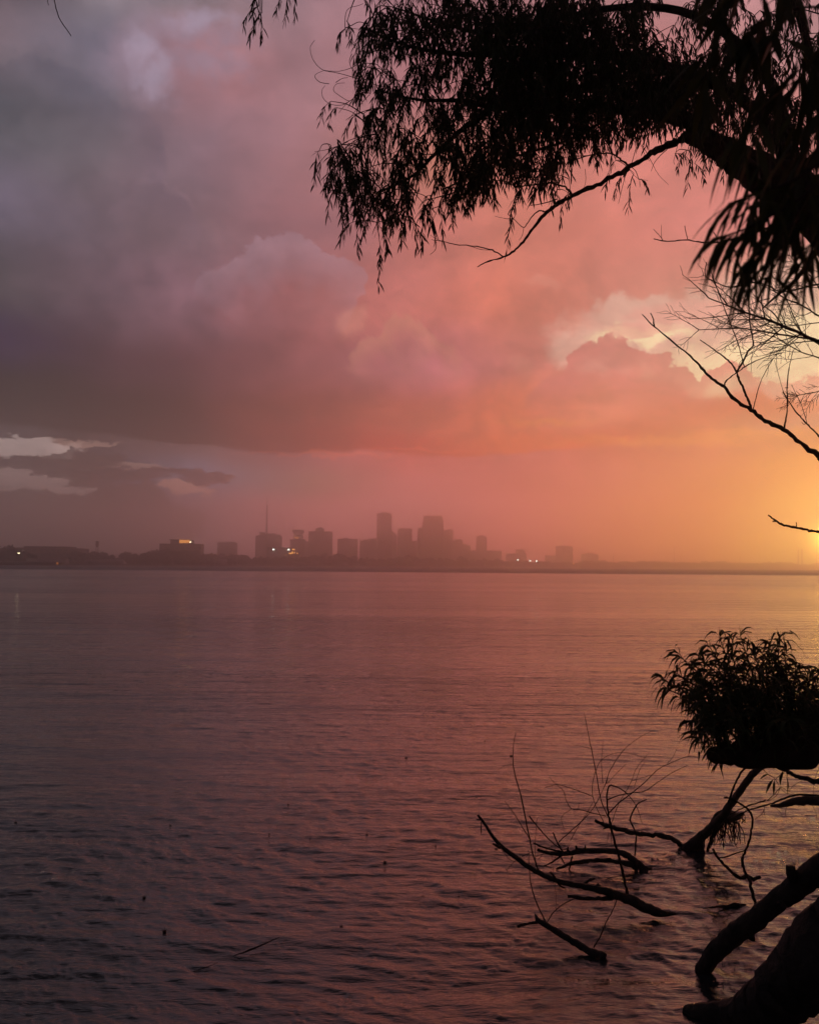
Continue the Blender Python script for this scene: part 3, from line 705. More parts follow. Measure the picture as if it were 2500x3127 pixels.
building('skyscraper', 'broad skyscraper with mansard roof and lower left wing', D8, [
    ('walls', F_GLASS, lambda mb: block(mb, 1290, 1354, 1592, D8, deep=30), 1322),
    ('mansard_roof', M_ROOF, lambda mb: mb.prism([XZ(x, y, D8) for x, y in ((1290, 1592), (1354, 1592), (1349, 1576), (1347, 1574.5), (1296, 1574.5), (1294, 1576))], D8, D8 + 30), 0),
    ('side_wing', F_GLASS, lambda mb: [block(mb, 1275, 1289.7, 1611, D8, deep=26, dy=2)], 0)], cat='skyscraper')
simple('office_tower', 'tower touching right side of the mansard topped skyscraper', 1880, F_CONC, 1355, 1383, 1618, roof=[(1366, 1380, 1615)], cat='tower', deep=26)
simple('office_block', 'rounded block stepping down right of the city centre', 1900, F_BRICK, 1384, 1413, 1650, roof=[(1389, 1410, 1645.5)], deep=26)
simple('office_block', 'lowest step of the block right of the city centre', 1920, F_BRICK, 1413, 1436, 1665, roof=[(1413, 1426, 1661)], deep=26)
simple('tower_block', 'lone slim tower with small cap right of the city centre', 1900, F_CONC, 1455, 1486, 1638, roof=[(1463, 1479, 1634.5)], cat='tower', deep=24)
simple('long_block', 'long low block under the lone slim tower', 1930, F_CONC, 1437, 1532, 1681, deep=30)
simple('far_block', 'very faint low block above the three white shore lamps', 2000, F_CONC, 1548, 1607, 1690, roof=[(1578, 1604, 1677)], deep=30)
simple('tower_block', 'faint square tower on right shore above orange lamp', 1950, F_BRICK, 1702, 1749, 1667, roof=[(1708, 1742, 1665.5)], cat='tower', deep=28)
simple('far_block', 'faint stub of building right of the faint square tower', 2050, F_CONC, 1668, 1701, 1696, deep=28)
simple('far_block', 'faint low block near the middle of right shore', 2050, F_CONC, 1780, 1826, 1691, roof=[(1793, 1811, 1688)], deep=28)
for x, yt, lb in ((1872, 1690, 'thin pole left of tall hazy mast on right shore'), (2057, 1667, 'tall hazy mast in the middle of right shore'), (2258, 1697, 'short mast between middle mast and chimney pair'), (2436, 1678, 'left chimney of the pair beneath the sunset'), (2447, 1677, 'right chimney of the pair beneath the sunset')):
    d = 1950; X, Z = XZ(x, yt, d); r0 = 1.9 if x > 2400 else 1.3
    mb = MB(); mb.tube([(X, d, 1), (X, d, Z * .5), (X, d, Z)], [r0, r0 * .8, r0 * .6], 8)
    if x > 2400: lathe(mb, X, d, [(Z - 1, r0 * .9), (Z + .3, r0 * .9)], 8)
    else: mb.tube([(X - 2.2, d, Z * .8), (X + 2.2, d, Z * .8)], .25, 4); mb.tube([(X - 1.5, d, Z * .93), (X + 1.5, d, Z * .93)], .25, 4)
    ch = x > 2400
    o = mb.build('chimney' if ch else 'mast', M_STEEL, loc=(X, d, 1)); tag(o, lb, 'chimney' if ch else 'mast')

# far trees: four prototypes, then copies
def tree_proto(seed, spread, squat):
    rs = np.random.default_rng(seed); H = 10.0
    t = thing('shore_tree', (0, 0, 0), 'dark broad tree on the far bank', 'tree', 'trees along the far bank')
    mb = MB(); mb.tube([(0, 0, -1), (.2, 0, 2.5), (.1, .2, H * .6)], [.45, .35, .12], 6)
    for k in range(5):
        a = rs.uniform(0, 6.28); mb.tube([(.1, 0, 2.2 + k * .6), (math.cos(a) * spread * .35, math.sin(a) * spread * .35, H * .5), (math.cos(a) * spread * .6, math.sin(a) * spread * .6, H * .68)], [.22, .14, .05], 5)
    mb.build('trunk', M_BARK, t)
    mb = MB(); C_ = []
    for k in range(13):
        a = rs.uniform(0, 6.28); rr = spread * math.sqrt(rs.uniform(0, 1)) * .72; zz0 = H * rs.uniform(.34, .80) * (1 - .10 * rr / spread * squat)
        C_.append((rr * math.cos(a), rr * math.sin(a), zz0, rs.uniform(1.3, 2.6)))
    for cx, cy_, cz, cr in C_:
        n = 110
        dd = rs.normal(size=(n, 3)); dd /= np.linalg.norm(dd, axis=1)[:, None]
        rad = cr * rs.uniform(.45, 1.12, n)[:, None]
        p = np.array([cx, cy_, cz]) + dd * rad * (1, 1, .75)
        s_ = rs.uniform(.28, .7, n)[:, None]
        u = rs.normal(size=(n, 3)); u /= np.linalg.norm(u, axis=1)[:, None]; v = np.cross(u, dd); v /= np.linalg.norm(v, axis=1)[:, None] + 1e-6
        V = np.stack([p - u * s_, p + v * s_ * .7, p + u * s_, p - v * s_ * .7], 1).reshape(-1, 3)
        mb.add(V, [np.arange(n * 4).reshape(n, 4)])
    mb.build('crown', M_TREE, t, smooth=False)
    return t
protos = [tree_proto(1, 6.5, 1), tree_proto(2, 5.0, .5), tree_proto(3, 8.0, 1.2), tree_proto(5, 4.2, .3)]
def copy_tree(o):
    c = o.copy(); COL.objects.link(c)
    for ch in o.children:
        k = ch.copy(); COL.objects.link(k); k.parent = c
    return c
used = set()
trs = random.Random(11)
def put_tree(px, ytop, off, label, pk=None, wide=1.0):
    d = Yb(px) + off; X, Z = XZ(px, ytop, d)
    k = trs.randrange(4) if pk is None else pk
    pr = protos[k]
    o = pr if k not in used else copy_tree(pr); used.add(k)
    s_ = (Z - 0.9) / 9.2
    o.location = (X, d, 0.9 - 1.6 * s_); o.scale = (s_ * wide, s_ * wide, s_); o.rotation_euler = (0, 0, trs.uniform(0, 6.28))
    o['label'] = label
    return o
LG = [  # single trees one can point to
 (237, 1675, 60, 'round headed tree at right end of the long warehouse', 1, 1.1), (280, 1677, 62, 'flat round tree left of the water tower', 0, .9),
 (311, 1677, 60, 'round tree just right of the water tower', 1, 1.0), (352, 1676, 66, 'broad flat crowned tree between water tower and tree mass', 2, .9),
 (395, 1676, 60, 'round tree at left edge of the large tree mass', 1, 1.1), (209, 1705, 18, 'small dark bush between the two pale sheds', 3, 1.4),
 (197, 1708, 14, 'small bush above the bow of the barge', 1, 1.3), (275, 1713, 16, 'low bush before the pale shed right of the barge', 0, 1.0)]
for a in LG: put_tree(*a)
PLACED_LEFT = []
prof = [(0,1658),(22,1656),(50,1658),(72,1672),(90,1682)]
for x in (2, 20, 38, 54, 70, 86, 104):
    PLACED_LEFT.append((x, put_tree(x, np.interp(x, [p[0] for p in prof], [p[1] for p in prof]) + trs.uniform(-1, 3), trs.uniform(14, 40), 'tree')))
mass = [(410,1690),(430,1682),(455,1677),(480,1671),(505,1668),(540,1668),(580,1669),(605,1675),(630,1683),(660,1681),(690,1684),(720,1686),(745,1685),(765,1690),(800,1694),(840,1693),(880,1696),(920,1693),(960,1686),(980,1688),(1010,1684),(1022,1677),(1045,1681),(1080,1690),(1110,1697),(1150,1697),(1190,1698),(1215,1693),(1245,1688),(1265,1690),(1280,1697),(1300,1689),(1330,1698),(1370,1700),(1405,1693),(1430,1700),(1460,1700),(1500,1704),(1520,1700),(1545,1704),(1600,1710),(1700,1712),(1760,1710),(1800,1706),(1850,1709),(1900,1710),(1950,1709),(2000,1707),(2040,1711),(2100,1714),(2160,1709),(2230,1710),(2300,1715),(2350,1710),(2400,1713),(2450,1717),(2520,1716)]
mx_ = [p[0] for p in mass]; my_ = [p[1] for p in mass]
MARKS = [(90, 'dark tree', 'in the clump behind the barge'), (130, 'dark tree', 'at right end of the barge clump'), (450, 'dark tree', 'left of the golden windowed office'), (520, 'dark tree', 'below left end of golden windowed office'),
 (570, 'dark tree', 'straight below the sun gilded penthouse'), (615, 'dark tree', 'below right end of golden windowed office'), (662, 'dark low tree', 'in the dip right of the golden windowed office'), (720, 'dark low tree', 'below the faint square apartment block'), (778, 'dark low tree', 'between apartment block and radio mast'),
 (856, 'brown low tree', 'at the foot of the radio mast'), (935, 'brown low tree', 'below the flared crown tower'), (1015, 'brown hazy tree', 'below the domed roof tower'), (1092, 'brown hazy tree', 'below the squat office block'), (1150, 'hazy tree', 'below the wide stepped block'),
 (1212, 'hazy tree', 'below the tallest slender skyscraper'), (1275, 'hazy tree', 'below the square office tower'), (1355, 'hazy tree', 'below the mansard topped skyscraper'), (1436, 'hazy tree', 'below the steps right of the city centre'), (1490, 'hazy tree', 'below the lone slim tower'), (1560, 'faint tree', 'left of the three white shore lamps'),
 (1660, 'faint tree', 'beside the three white shore lamps'), (1755, 'faint tree', 'below the faint square tower'), (1830, 'faint tree', 'below the faint low block'), (1960, 'faint tree', 'near the thin pole on right shore'), (2057, 'faint tree', 'just left of the tall hazy mast'), (2160, 'faint tree', 'just right of the tall hazy mast'),
 (2258, 'faint tree', 'left of the short mast'), (2350, 'faint tree', 'right of the short mast'), (2436, 'faint tree', 'left of the chimney pair'), (9999, 'faint tree', 'beneath or right of the chimney pair')]
ORD = ['first', 'second', 'third', 'fourth', 'fifth', 'sixth', 'seventh', 'eighth', 'ninth', 'tenth', 'eleventh', 'twelfth']
PLACED = [(a, 0, b) for a, b in PLACED_LEFT]
x = 404
while x < 2530:
    w = 15 if x < 1000 else 17
    PLACED.append((x, 0, put_tree(x, np.interp(x, mx_, my_) + trs.uniform(-1.5, 4), trs.uniform(20, 55), 'tree', wide=1.0 if x < 1560 else 2.2)))
    if x > 1560 or trs.random() < .8:
        xx = x + trs.uniform(-6, 6); PLACED.append((xx, 1, put_tree(xx, np.interp(x, mx_, my_) + trs.uniform(9, 15) * (1 if x < 1560 else .45), trs.uniform(8, 16), 'tree', wide=1.5 if x < 1560 else 2.4)))
    x += w * trs.uniform(.7, 1.2)
PLACED.sort(key=lambda q: q[0]); seen_ = {}
for xx, row, o in PLACED:
    mk = next(m_ for m_ in MARKS if xx <= m_[0]); k = (mk[2], row); c_ = seen_[k] = seen_.get(k, 0) + 1
    o['label'] = (mk[1] if not row else 'low bushy front tree') + ' ' + mk[2] + ', ' + ORD[min(11, c_ - 1)] + ' from left'
# pale low sheds at the foot of the trees
for x0, x1, yt, lb in ((517, 530, 1702, 'tiny pale shed in trees below golden windowed building'), (660, 692, 1708, 'low pale roof among trees left of the mast'), (895, 930, 1714, 'pale low shed on shore below the flared tower'), (950, 975, 1713, 'pale low shed on shore below the domed roof tower'), (1022, 1062, 1715, 'wider pale shed on shore below the squat office block')):
    dd_ = Yb(x0) + 7
    simple('boat_shed', lb, dd_, M_SHED, x0, x1, yt, cat='shed', deep=3)
#END-LAND
#PART-TREES
# ------------------------------------------------------------------ overhanging willow
A5 = ((900, 0), 2.155); A6 = ((1700, 0), 2.155); A7 = ((1900, 700), 2.157)
A8 = ((1900, 1850), 2.695); A1 = ((1400, 2150), 2.463); A2 = ((2000, 2300), 2.607)
root_w = (4.6, 6.2, 0.4)
wil = thing('willow_tree', root_w, 'large dark leafy willow reaching over the river from the right, with drooping foliage', 'tree')
mb = MB()
trunk = [np.array(root_w) + (0, 0, -.3), np.array([4.5, 6.3, 1.4]), np.array([4.1, 6.6, 2.6]), P(2720, 860, 6.9), P(2560, 690, 7.0), P(2460, 610, 7.0), P(2340, 540, 7.0), P(2230, 475, 7.0), P(2150, 432, 7.0), P(2090, 412, 7.0)]
Lk = smoothline(trunk, 8); rr = np.interp(np.linspace(0, 1, len(Lk)), [0, .3, .5, .66, .78, .89, 1], [.30, .25, .21, .15, .10, .065, .038])
mb.tube(Lk + RNG.normal(size=Lk.shape) * .006, rr * (1 + .06 * RNG.normal(size=len(Lk))), 12)
mb.build('trunk', M_BARK, wil)
mb = MB()
main_l = zz(*A6, [(850, 892), (780, 930), (660, 985), (560, 1050), (480, 1095), (380, 1150), (260, 1215), (100, 1285), (0, 1350)]) + zz(*A5, [(1640, 1410), (1570, 1500), (1500, 1590), (1440, 1650), (1375, 1690), (1265, 1720), (1200, 1755)])
limb(mb, main_l, (7.0, 7.4), (24, 20, 17, 15, 14, 12, 10, 7, 5, 3), wob=.12)
S = [
 (zz(*A5, [(1375, 1690), (1300, 1645), (1200, 1620), (1080, 1610), (980, 1590), (900, 1575)]), 5, 1.6),
 (zz(*A5, [(1150, 1618), (1220, 1640), (1290, 1645)]), 2, 1.2),
 (zz(*A5, [(980, 1590), (930, 1570), (890, 1545)]), 1.5, 1),
 (zz(*A5, [(1650, 1400), (1625, 1385), (1590, 1395), (1540, 1450), (1505, 1495), (1440, 1440), (1400, 1405)]), 5, 1.6),
 (zz(*A5, [(1505, 1495), (1495, 1550), (1475, 1580)]), 2, 1), (zz(*A5, [(1440, 1440), (1380, 1435), (1318, 1423)]), 2, 1),
 (zz(*A5, [(1724, 1310), (1640, 1335), (1550, 1350)]), 4, 2),
 (zz(*A6, [(105, 1280), (60, 1230), (0, 1210)]) + zz(*A5, [(1680, 1205), (1560, 1215), (1460, 1225), (1390, 1195), (1320, 1185)]), 7, 3),
 (zz(*A5, [(1697, 1205), (1690, 1170), (1640, 1080), (1590, 1010)]), 4, 1.5),
 (zz(*A5, [(1675, 1140), (1620, 1120), (1575, 1100)]), 2.5, 1.2),
 (zz(*A6, [(465, 1085), (400, 1030), (330, 1005), (200, 1025), (65, 1065)]), 7, 2.5), (zz(*A6, [(200, 1022), (60, 1032), (-60, 1045)]), 3, 1),
 (zz(*A6, [(72, 1065), (62, 1120), (20, 1160)]), 2, 1),
 (zz(*A6, [(470, 1090), (440, 1060), (400, 1050)]), 4, 2),
 (zz(*A6, [(760, 950), (690, 1010), (640, 1070), (620, 1125)]), 3, 1.2),
 (zz(*A6, [(560, 950), (620, 1060), (670, 1150), (735, 1215)]), 1.8, 1), (zz(*A6, [(470, 1110), (440, 1190), (405, 1340)]), 1.8, 1.5),
 (zz(*A6, [(300, 870), (400, 850), (470, 845)]), 2, 4), (zz(*A6, [(480, 1120), (530, 1170), (600, 1187)]), 1.5, 1),
]
mb.build('limb', M_BARK, wil)
for pts, a, b in S: mb = MB(); limb(mb, pts, (7.2, 7.3), (a, b), wob=.2, n=5); mb.build('side_branch', M_BARK, wil)
# limbs that carry the crown, reaching left out of the trunk; two run above the picture
crown_limbs = [
 ([(2340, 540), (2100, 380), (1850, 330), (1600, 330), (1475, 320), (1415, 306), (1280, 304), (1146, 274)], 52, 5, (6.9, 6.6)),
 ([(2300, 520), (2050, 330), (1800, 270), (1560, 300), (1452, 366), (1410, 394), (1318, 478), (1262, 534), (1150, 590)], 46, 6, (7.0, 7.7)),
 ([(2460, 610), (2300, 330), (2000, 190), (1700, 160), (1500, 163), (1390, 163), (1250, 140), (1120, 90)], 60, 5, (7.0, 6.3)),
 ([(2460, 610), (2350, 250), (2150, 60), (1900, 20), (1520, 95), (1370, 75), (1200, 20)], 55, 5, (7.0, 7.9)),
 ([(2560, 690), (2500, 300), (2350, -120), (1900, -260), (1300, -200), (900, -120), (500, -160), (150, -90)], 44, 4, (7.0, 7.2)),
 ([(1900, 330), (1750, 420), (1600, 470), (1500, 500), (1400, 580), (1300, 610)], 14, 4, (6.9, 7.4)),
]
net = []
for pts, a, b, dep in crown_limbs:
    mb = MB(); L = limb(mb, pts, dep, (a * .72, b * .8), k=6, wob=.12, n=7); net += list(L); mb.build('limb', M_BARK, wil)

from mathutils.geometry import intersect_point_line
def inpoly(x, y, poly):
    c = False; n = len(poly); j = n - 1
    for i in range(n):
        xi, yi = poly[i]; xj, yj = poly[j]
        if (yi > y) != (yj > y) and x < (xj - xi) * (y - yi) / (yj - yi) + xi: c = not c
        j = i
    return c
ctr = [(1180,-40),(1140,40),(1080,110),(1090,200),(1080,300),(1060,350),(1015,430),(1000,490),(1040,600),(1100,640),(1190,660),(1280,660),(1330,600),(1400,600),(1450,540),(1520,555),(1600,470),(1640,520),(1700,500),(1760,400),(1850,400),(1950,350),(2060,330),(2180,400),(2520,420),(2520,-40)]
holes = [(1090,410,55,30,.9),(1330,500,40,24,.6),(1290,570,60,24,.6),(1400,370,18,26,1),(1240,215,40,60,.6),(1370,110,60,40,.55),(1480,250,30,60,.5),(1540,380,26,44,.85),(1590,400,20,40,.7),(1440,440,26,34,.7),(1190,430,26,40,.55),(1110,330,44,40,.9),(1120,170,30,24,.5),(1150,480,20,30,.5),(2030,40,75,60,.92),(2110,110,60,70,.7),(1780,190,70,26,.35),(1240,620,40,20,.4),(1480,420,18,28,.6),(1190,330,50,30,.45),(2250,200,120,160,.5),(2400,150,140,160,.55)]
core = [(1480,60),(1500,300),(1620,380),(1900,330),(2080,300),(2200,330),(2450,300),(2350,100),(2080,180),(1950,120),(1900,20),(1500,0)]
rg = random.Random(5)
anch = []
while len(anch) < 1470:
    x = rg.uniform(1000, 2520); y = rg.uniform(-40, 680)
    if not inpoly(x, y, ctr): continue
    p = .42 if x < 1500 else .72
    if x > 2230: p *= .45
    cn = math.sin(x / 31 + 1.7 * math.sin(y / 47)) + math.sin(y / 27 + 1.9 * math.sin(x / 53 + 1))
    if cn < -.75: p *= .35
    if inpoly(x, y, core): p = 1.0
    skip = any(((x - a) / c) ** 2 + ((y + 25 - b) / d_) ** 2 < 1 and rg.random() < s_ for a, b, c, d_, s_ in holes)
    if skip or rg.random() > p: continue
    anch.append((x, y, rg.uniform(6.1, 8.2)))
fringe = [(1150,700),(1130,680),(1090,730),(1075,700),(1160,770),(1165,790),(1030,590),(1020,610),(1060,640),(1080,650),(1300,680),(1260,700),(1320,640),(1345,650),(1395,600),(1455,610),(1460,590),(1500,560),(1570,560),(1590,600),(1650,580),(1610,530),(1880,380),(1860,400),(1790,430),(1830,410),(1980,400),(2000,400),(1925,530),(1935,550),(1950,570),(2060,490),(2100,480),(2115,500),(2120,520),(2150,480),(2190,480),(2210,500),(2240,540),(2300,520),(2320,550),(1880,510),(1720,560),(1740,590),(1735,610),(1700,600),(1570,650),(1575,675),(975,480),(990,500),(1010,330),(1030,350),(1000,460),(1060,85),(1070,100),(1110,20),(1100,-10),(1130,440),(1150,650),(1170,700)]
for x, y in fringe: anch.append((x, y - 22, rg.uniform(6.9, 7.5)))
spr = [(768,-22),(775,0),(790,18),(800,38),(795,30),(900,-40),(885,-30),(873,-34)]
A = np.array([P(x, y, d_) for x, y, d_ in anch]); NET = np.array(net)
# connect each anchor to the nearest woody point, growing outward from the limbs
order = np.argsort([np.min(np.linalg.norm(NET - a, axis=1)) for a in A])
nodes = [tuple(v) for v in net]; narr = np.zeros((len(nodes) + len(A) * 3, 3)); narr[:len(nodes)] = NET; cnt = len(nodes)
tw = MB(); lf = MB()
LB, LD, LL, LW, LR = [], [], [], [], []
def twig_leaves(p, length, n, out=None, L0=.085, hang=.8):
    """a drooping twig starting at p with hanging leaves"""
    a = rg.uniform(0, 6.28); dr = np.array([math.cos(a), math.sin(a), rg.uniform(-1.6, -.2)]) if out is None else np.array(out, float)
    dr /= np.linalg.norm(dr); q = np.array(p, float); pts = [q.copy()]; st = length / 6
    for i in range(6):
        q = q + dr * st; dr = dr + np.array([0, 0, -.42]); dr /= np.linalg.norm(dr); pts.append(q.copy())
    pts = np.array(pts); tw.tube(pts, np.linspace(.0022, .0009, 7), 4)
    for k in range(n):
        t = (k + rg.random()) / n; i = min(5, int(t * 6)); b = pts[i] + (pts[i+1] - pts[i]) * (t * 6 - i)
        u = pts[i+1] - pts[i]; u /= np.linalg.norm(u)
        r_ = np.array([rg.gauss(0, 1), rg.gauss(0, 1), rg.gauss(-.6, .5)]); r_ /= np.linalg.norm(r_)
        LB.append(b); LD.append(u * .7 + r_ * .75 + np.array([0, 0, -.35 * hang])); LL.append(L0 * rg.uniform(.55, 1.2)); LW.append(.0105 * rg.uniform(.7, 1.25)); LR.append(rg.uniform(.2, .8) * hang)
for oi in order:
    a = A[oi]
    dd_ = np.linalg.norm(narr[:cnt] - a, axis=1) ; j = int(np.argmin(dd_)); b = narr[j].copy()
    mid = (a + b) / 2 + np.array([0, 0, .10 * dd_[j]]) + RNG.normal(size=3) * .04 * dd_[j]
    Lp = smoothline([b, mid, a], 4)
    tw.tube(Lp, np.linspace(.0055 if dd_[j] > .25 else .0035, .0022, len(Lp)), 4)
    narr[cnt] = a; narr[cnt + 1] = mid; cnt += 2
    x, y, _ = anch[oi]
    fr = oi >= len(anch) - len(fringe)
    for k in range(1 if fr else 2):
        twig_leaves(a, rg.uniform(.13, .27), 15 if not fr else 16, hang=rg.uniform(.7, 1.2), L0=.088 if x < 1700 else .075)
for x, y in spr:
    a = P(x, y, 7.1); tw.tube(smoothline([P(x + rg.uniform(-10, 10), -125, 7.15), P(x, y - 30, 7.1), a], 4), .003, 4)
    twig_leaves(a, .2, 13, hang=1.1)
# bare whip hanging at the upper left, curling tendrils left of the crown
A4 = ((0, 0), 1.567)
mbt = tw
def whip(pts, d0, a=2.0, b=1.2, n=4): limb(mbt, pts, (d0, d0), (a, b), wob=.1, n=n, k=6, knob=.05)
whip([(150, -95)] + zz(*A4, [(258, -10), (275, 60), (295, 105), (320, 140), (340, 170)]), 7.1, 3.2, 2.4)
whip([(150, -95)] + zz(*A4, [(228, -10), (232, 22)]), 7.1, 2.5, 1.5)
for pts in ([(420, 518), (330, 490), (270, 475), (190, 460), (140, 420), (112, 370), (102, 310), (130, 262)], [(440, 400), (380, 440), (300, 465), (230, 465), (190, 460)], [(225, 548), (170, 540), (135, 510), (140, 485), (190, 462)],
            [(345, 240), (330, 170), (335, 90), (360, 50), (415, 35), (450, 20)], [(330, 175), (380, 185), (440, 190)], [(500, 612), (440, 608), (400, 630), (360, 662), (290, 625), (255, 590), (275, 550), (330, 543)],
            [(420, 620), (350, 670), (300, 690), (230, 682), (185, 640), (180, 590), (200, 560)], [(360, 660), (330, 690), (290, 740)], [(490, 620), (420, 700), (350, 790)], [(500, 720), (420, 740), (360, 770), (335, 790)],
            [(375, 350), (360, 400), (375, 450), (420, 490)], [(270, 540), (310, 515), (350, 508)], [(520, 1300), (360, 1285), (250, 1255), (195, 1215), (190, 1160)], [(480, 1245), (400, 1240), (300, 1215), (250, 1170), (240, 1130)],
            [(240, 1255), (215, 1290), (215, 1330)], [(350, 930), (280, 960), (200, 985), (130, 996)], [(930, 1590), (925, 1640), (890, 1675)], [(700, 540), (620, 500), (560, 450), (540, 400)], [(490, 1330), (450, 1400), (400, 1420), (350, 1400)]):
    whip(zz(*A5, pts), 7.0, 2.3, 1.3)
for pts in ([(560, 950), (575, 1010), (610, 1060)], [(415, 900), (430, 1010)], [(185, 1110), (190, 1180), (178, 1240)], [(800, 930), (770, 1050), (775, 1080)], [(940, 930), (945, 1000), (960, 1070)]):
    whip(zz(*A6, pts), 7.0, 1.6, 1.2)
tw.build('twigs', M_TWIG, wil)
leaves(lf, LB, np.array(LD), LL, LW, LR, seg=3); lf.build('foliage', M_LEAF, wil)

# ------------------------------------------------------------------ near willow, its long leaves hanging close to the camera
nw = thing('willow_sapling', (1.9, 1.0, .2), 'close willow spray with long hanging leaves, soft and dark at the upper right corner', 'tree')
mb = MB(); dN = 1.5
mb.tube(smoothline([(1.9, 1.0, 0), (1.75, 1.15, .9), (1.5, 1.3, 1.8), P(2750, 500, 1.5), P(2640, 60, 1.5), P(2500, -200, 1.5)], 6), np.linspace(.03, .012, 31), 8)
nlimbs = [
 ([(2690, 250), (2560, 180), (2460, 200), (2350, 300), (2290, 420)], 9, 4), ([(2640, 60), (2480, 20), (2330, 60), (2200, 160), (2130, 280)], 8, 3),
 ([(2720, 380), (2600, 360), (2520, 420), (2440, 560), (2390, 640)], 10, 4), ([(2700, 280), (2560, 300), (2480, 400), (2450, 560)], 8, 3),
 ([(2600, 0), (2450, -60), (2300, -40), (2200, 30)], 7, 3), ([(2740, 480), (2620, 500), (2520, 580), (2440, 640), (2380, 660)], 10, 4),
 ([(2560, 180), (2540, 260), (2500, 400)], 6, 3), ([(2500, -200), (2420, -160), (2300, -120), (2180, -60)], 7, 3), ([(2640, 60), (2560, 60), (2500, 160), (2480, 260)], 6, 3),
 ([(2460, 200), (2400, 120), (2300, 100), (2240, 150)], 5, 3), ([(2350, 300), (2320, 500), (2290, 600)], 4, 2.5)]
NL = []
for pts, a, b in nlimbs:
    dz0 = rg.uniform(1.35, 1.62); L = limb(mb, pts, (1.5, dz0), (a * 1.2, b), k=7, wob=.05, n=6, knob=.05); NL.append(L); mb.build('stem', M_TWIG, nw); mb = MB()
lb, ldn, ll, lw, lr = [], [], [], [], []
def nleaf(b, dr, L, w, r_): lb.append(b); ldn.append(dr); ll.append(L); lw.append(w); lr.append(r_)
for L in NL:
    n = len(L)
    for i in range(int(n * .35), n):
        for k in range(1):
            u = L[min(i+1, n-1)] - L[i-1]; u /= np.linalg.norm(u) + 1e-9
            r_ = np.array([rg.gauss(-.15, .6), rg.gauss(0, .5), -1.0]); nleaf(L[i] + RNG.normal(size=3) * .006, r_ + u * .3, rg.uniform(.06, .125), rg.uniform(.010, .015), rg.uniform(.1, .5))
# the low fan of leaves spreading from one node
NLS = []
fan = [((2250, 420), (2190, 640), 12), ((2290, 440), (2230, 640), 11), ((2270, 400), (2300, 600), 9), ((2130, 290), (2040, 420), 7), ((2150, 250), (2035, 400), 7), ((2200, 330), (2150, 480), 9), ((2300, 400), (2340, 620), 10), ((2350, 450), (2370, 640), 12), ((2220, 520), (2190, 640), 8), ((2420, 640), (2200, 640), 10), ((2400, 590), (2210, 735), 11), ((2440, 760), (2380, 960), 10), ((2400, 740), (2330, 900), 10)]
LS = [[(2520, 540), (2450, 600), (2360, 655), (2270, 700), (2225, 715)], [(2520, 590), (2450, 690), (2390, 770), (2350, 840)], [(2540, 620), (2490, 730), (2460, 820)], [(2500, 500), (2400, 560), (2300, 590), (2240, 620)], [(2480, 640), (2400, 700), (2320, 770), (2290, 800)]]
for st_n in LS:
    dz0 = rg.uniform(1.38, 1.55); L = smoothline([P(x, y, dz0) for x, y in st_n], 4); NLS.append(L)
    for q in range(3, len(L)):
        for k in range(2):
            u = L[q] - L[q-1]; u /= np.linalg.norm(u)
            nleaf(L[q], u * rg.uniform(.5, 1.1) + np.array([rg.gauss(-.05, .6), rg.gauss(0, .5), rg.uniform(-.9, .1)]), rg.uniform(.06, .12), rg.uniform(.0048, .0078), rg.uniform(.5, 1.7))
for i in range(34):
    x = rg.uniform(2230, 2530); y = rg.uniform(120, 600); fan.append(((x, y), (x + rg.uniform(-70, 30), y + rg.uniform(90, 190)), rg.uniform(13, 20)))
for a, b, w in fan:
    dz0 = rg.uniform(1.3, 1.6); p0, p1 = P(*a, dz0), P(*b, dz0 + rg.uniform(-.03, .03)); v = p1 - p0; L = np.linalg.norm(v); v /= L
    nleaf(p0, v + np.array([-.08, 0, .38]), L * 1.06, w * .85 / F_PX * dz0, rg.uniform(.6, .95))
lf = MB(); leaves(lf, lb, np.array(ldn), ll, lw, lr, seg=4); lf.build('foliage', M_LEAF2, nw)
for L in NLS: mb = MB(); mb.tube(L, np.linspace(.0028, .0012, len(L)), 5); mb.build('hanging_twig', M_TWIG, nw)

# ------------------------------------------------------------------ bare branches at the right
def bare(name, label, lines, dep, off, root=None, matl=M_TWIG, cat='branch', thin=False):
    """thing of a main branch and named side twigs. lines: (pts, dia0, dia1)"""
    base = P(*zz(*off, [lines[0][0][0]])[0], dep[0])
    t = thing(name, base, label, cat)
    mb = MB()
    p0 = zz(*off, lines[0][0]); limb(mb, p0, dep, (lines[0][1], lines[0][2]), wob=.14, n=8, knob=.10)
    mb.build('stem', matl, t)
    if len(lines) > 1:
        for pts, a, b in lines[1:]: mb = MB(); limb(mb, zz(*off, pts), (np.mean(dep),) * 2, (a, b), wob=.14, n=5, k=6, knob=.10); mb.build('twig', matl, t)
    return t
bt = thing('bare_tree', (4.0, 4.6, .3), 'leafless tree whose thick bare branch rises leftward across the sunset from right edge', 'tree')
mb = MB(); mb.tube(smoothline([(4.0, 4.6, 0), (3.7, 4.7, .9), P(2900, 1690, 4.9), P(2700, 1560, 5), P(2500, 1397, 5)], 6), np.linspace(.10, .013, 25), 10)
limb(mb, zz(*A7, [(1294, 1500), (1150, 1390), (1060, 1320), (940, 1265), (850, 1190), (740, 1120), (670, 1040), (590, 985), (520, 910), (430, 820), (330, 740), (210, 640), (130, 560)]), (5, 5.2), (17, 15, 15, 13, 11, 10, 8, 6, 5, 4, 3), wob=.12, knob=.12)
mb.build('branch', M_BARK, bt)
mb = MB()
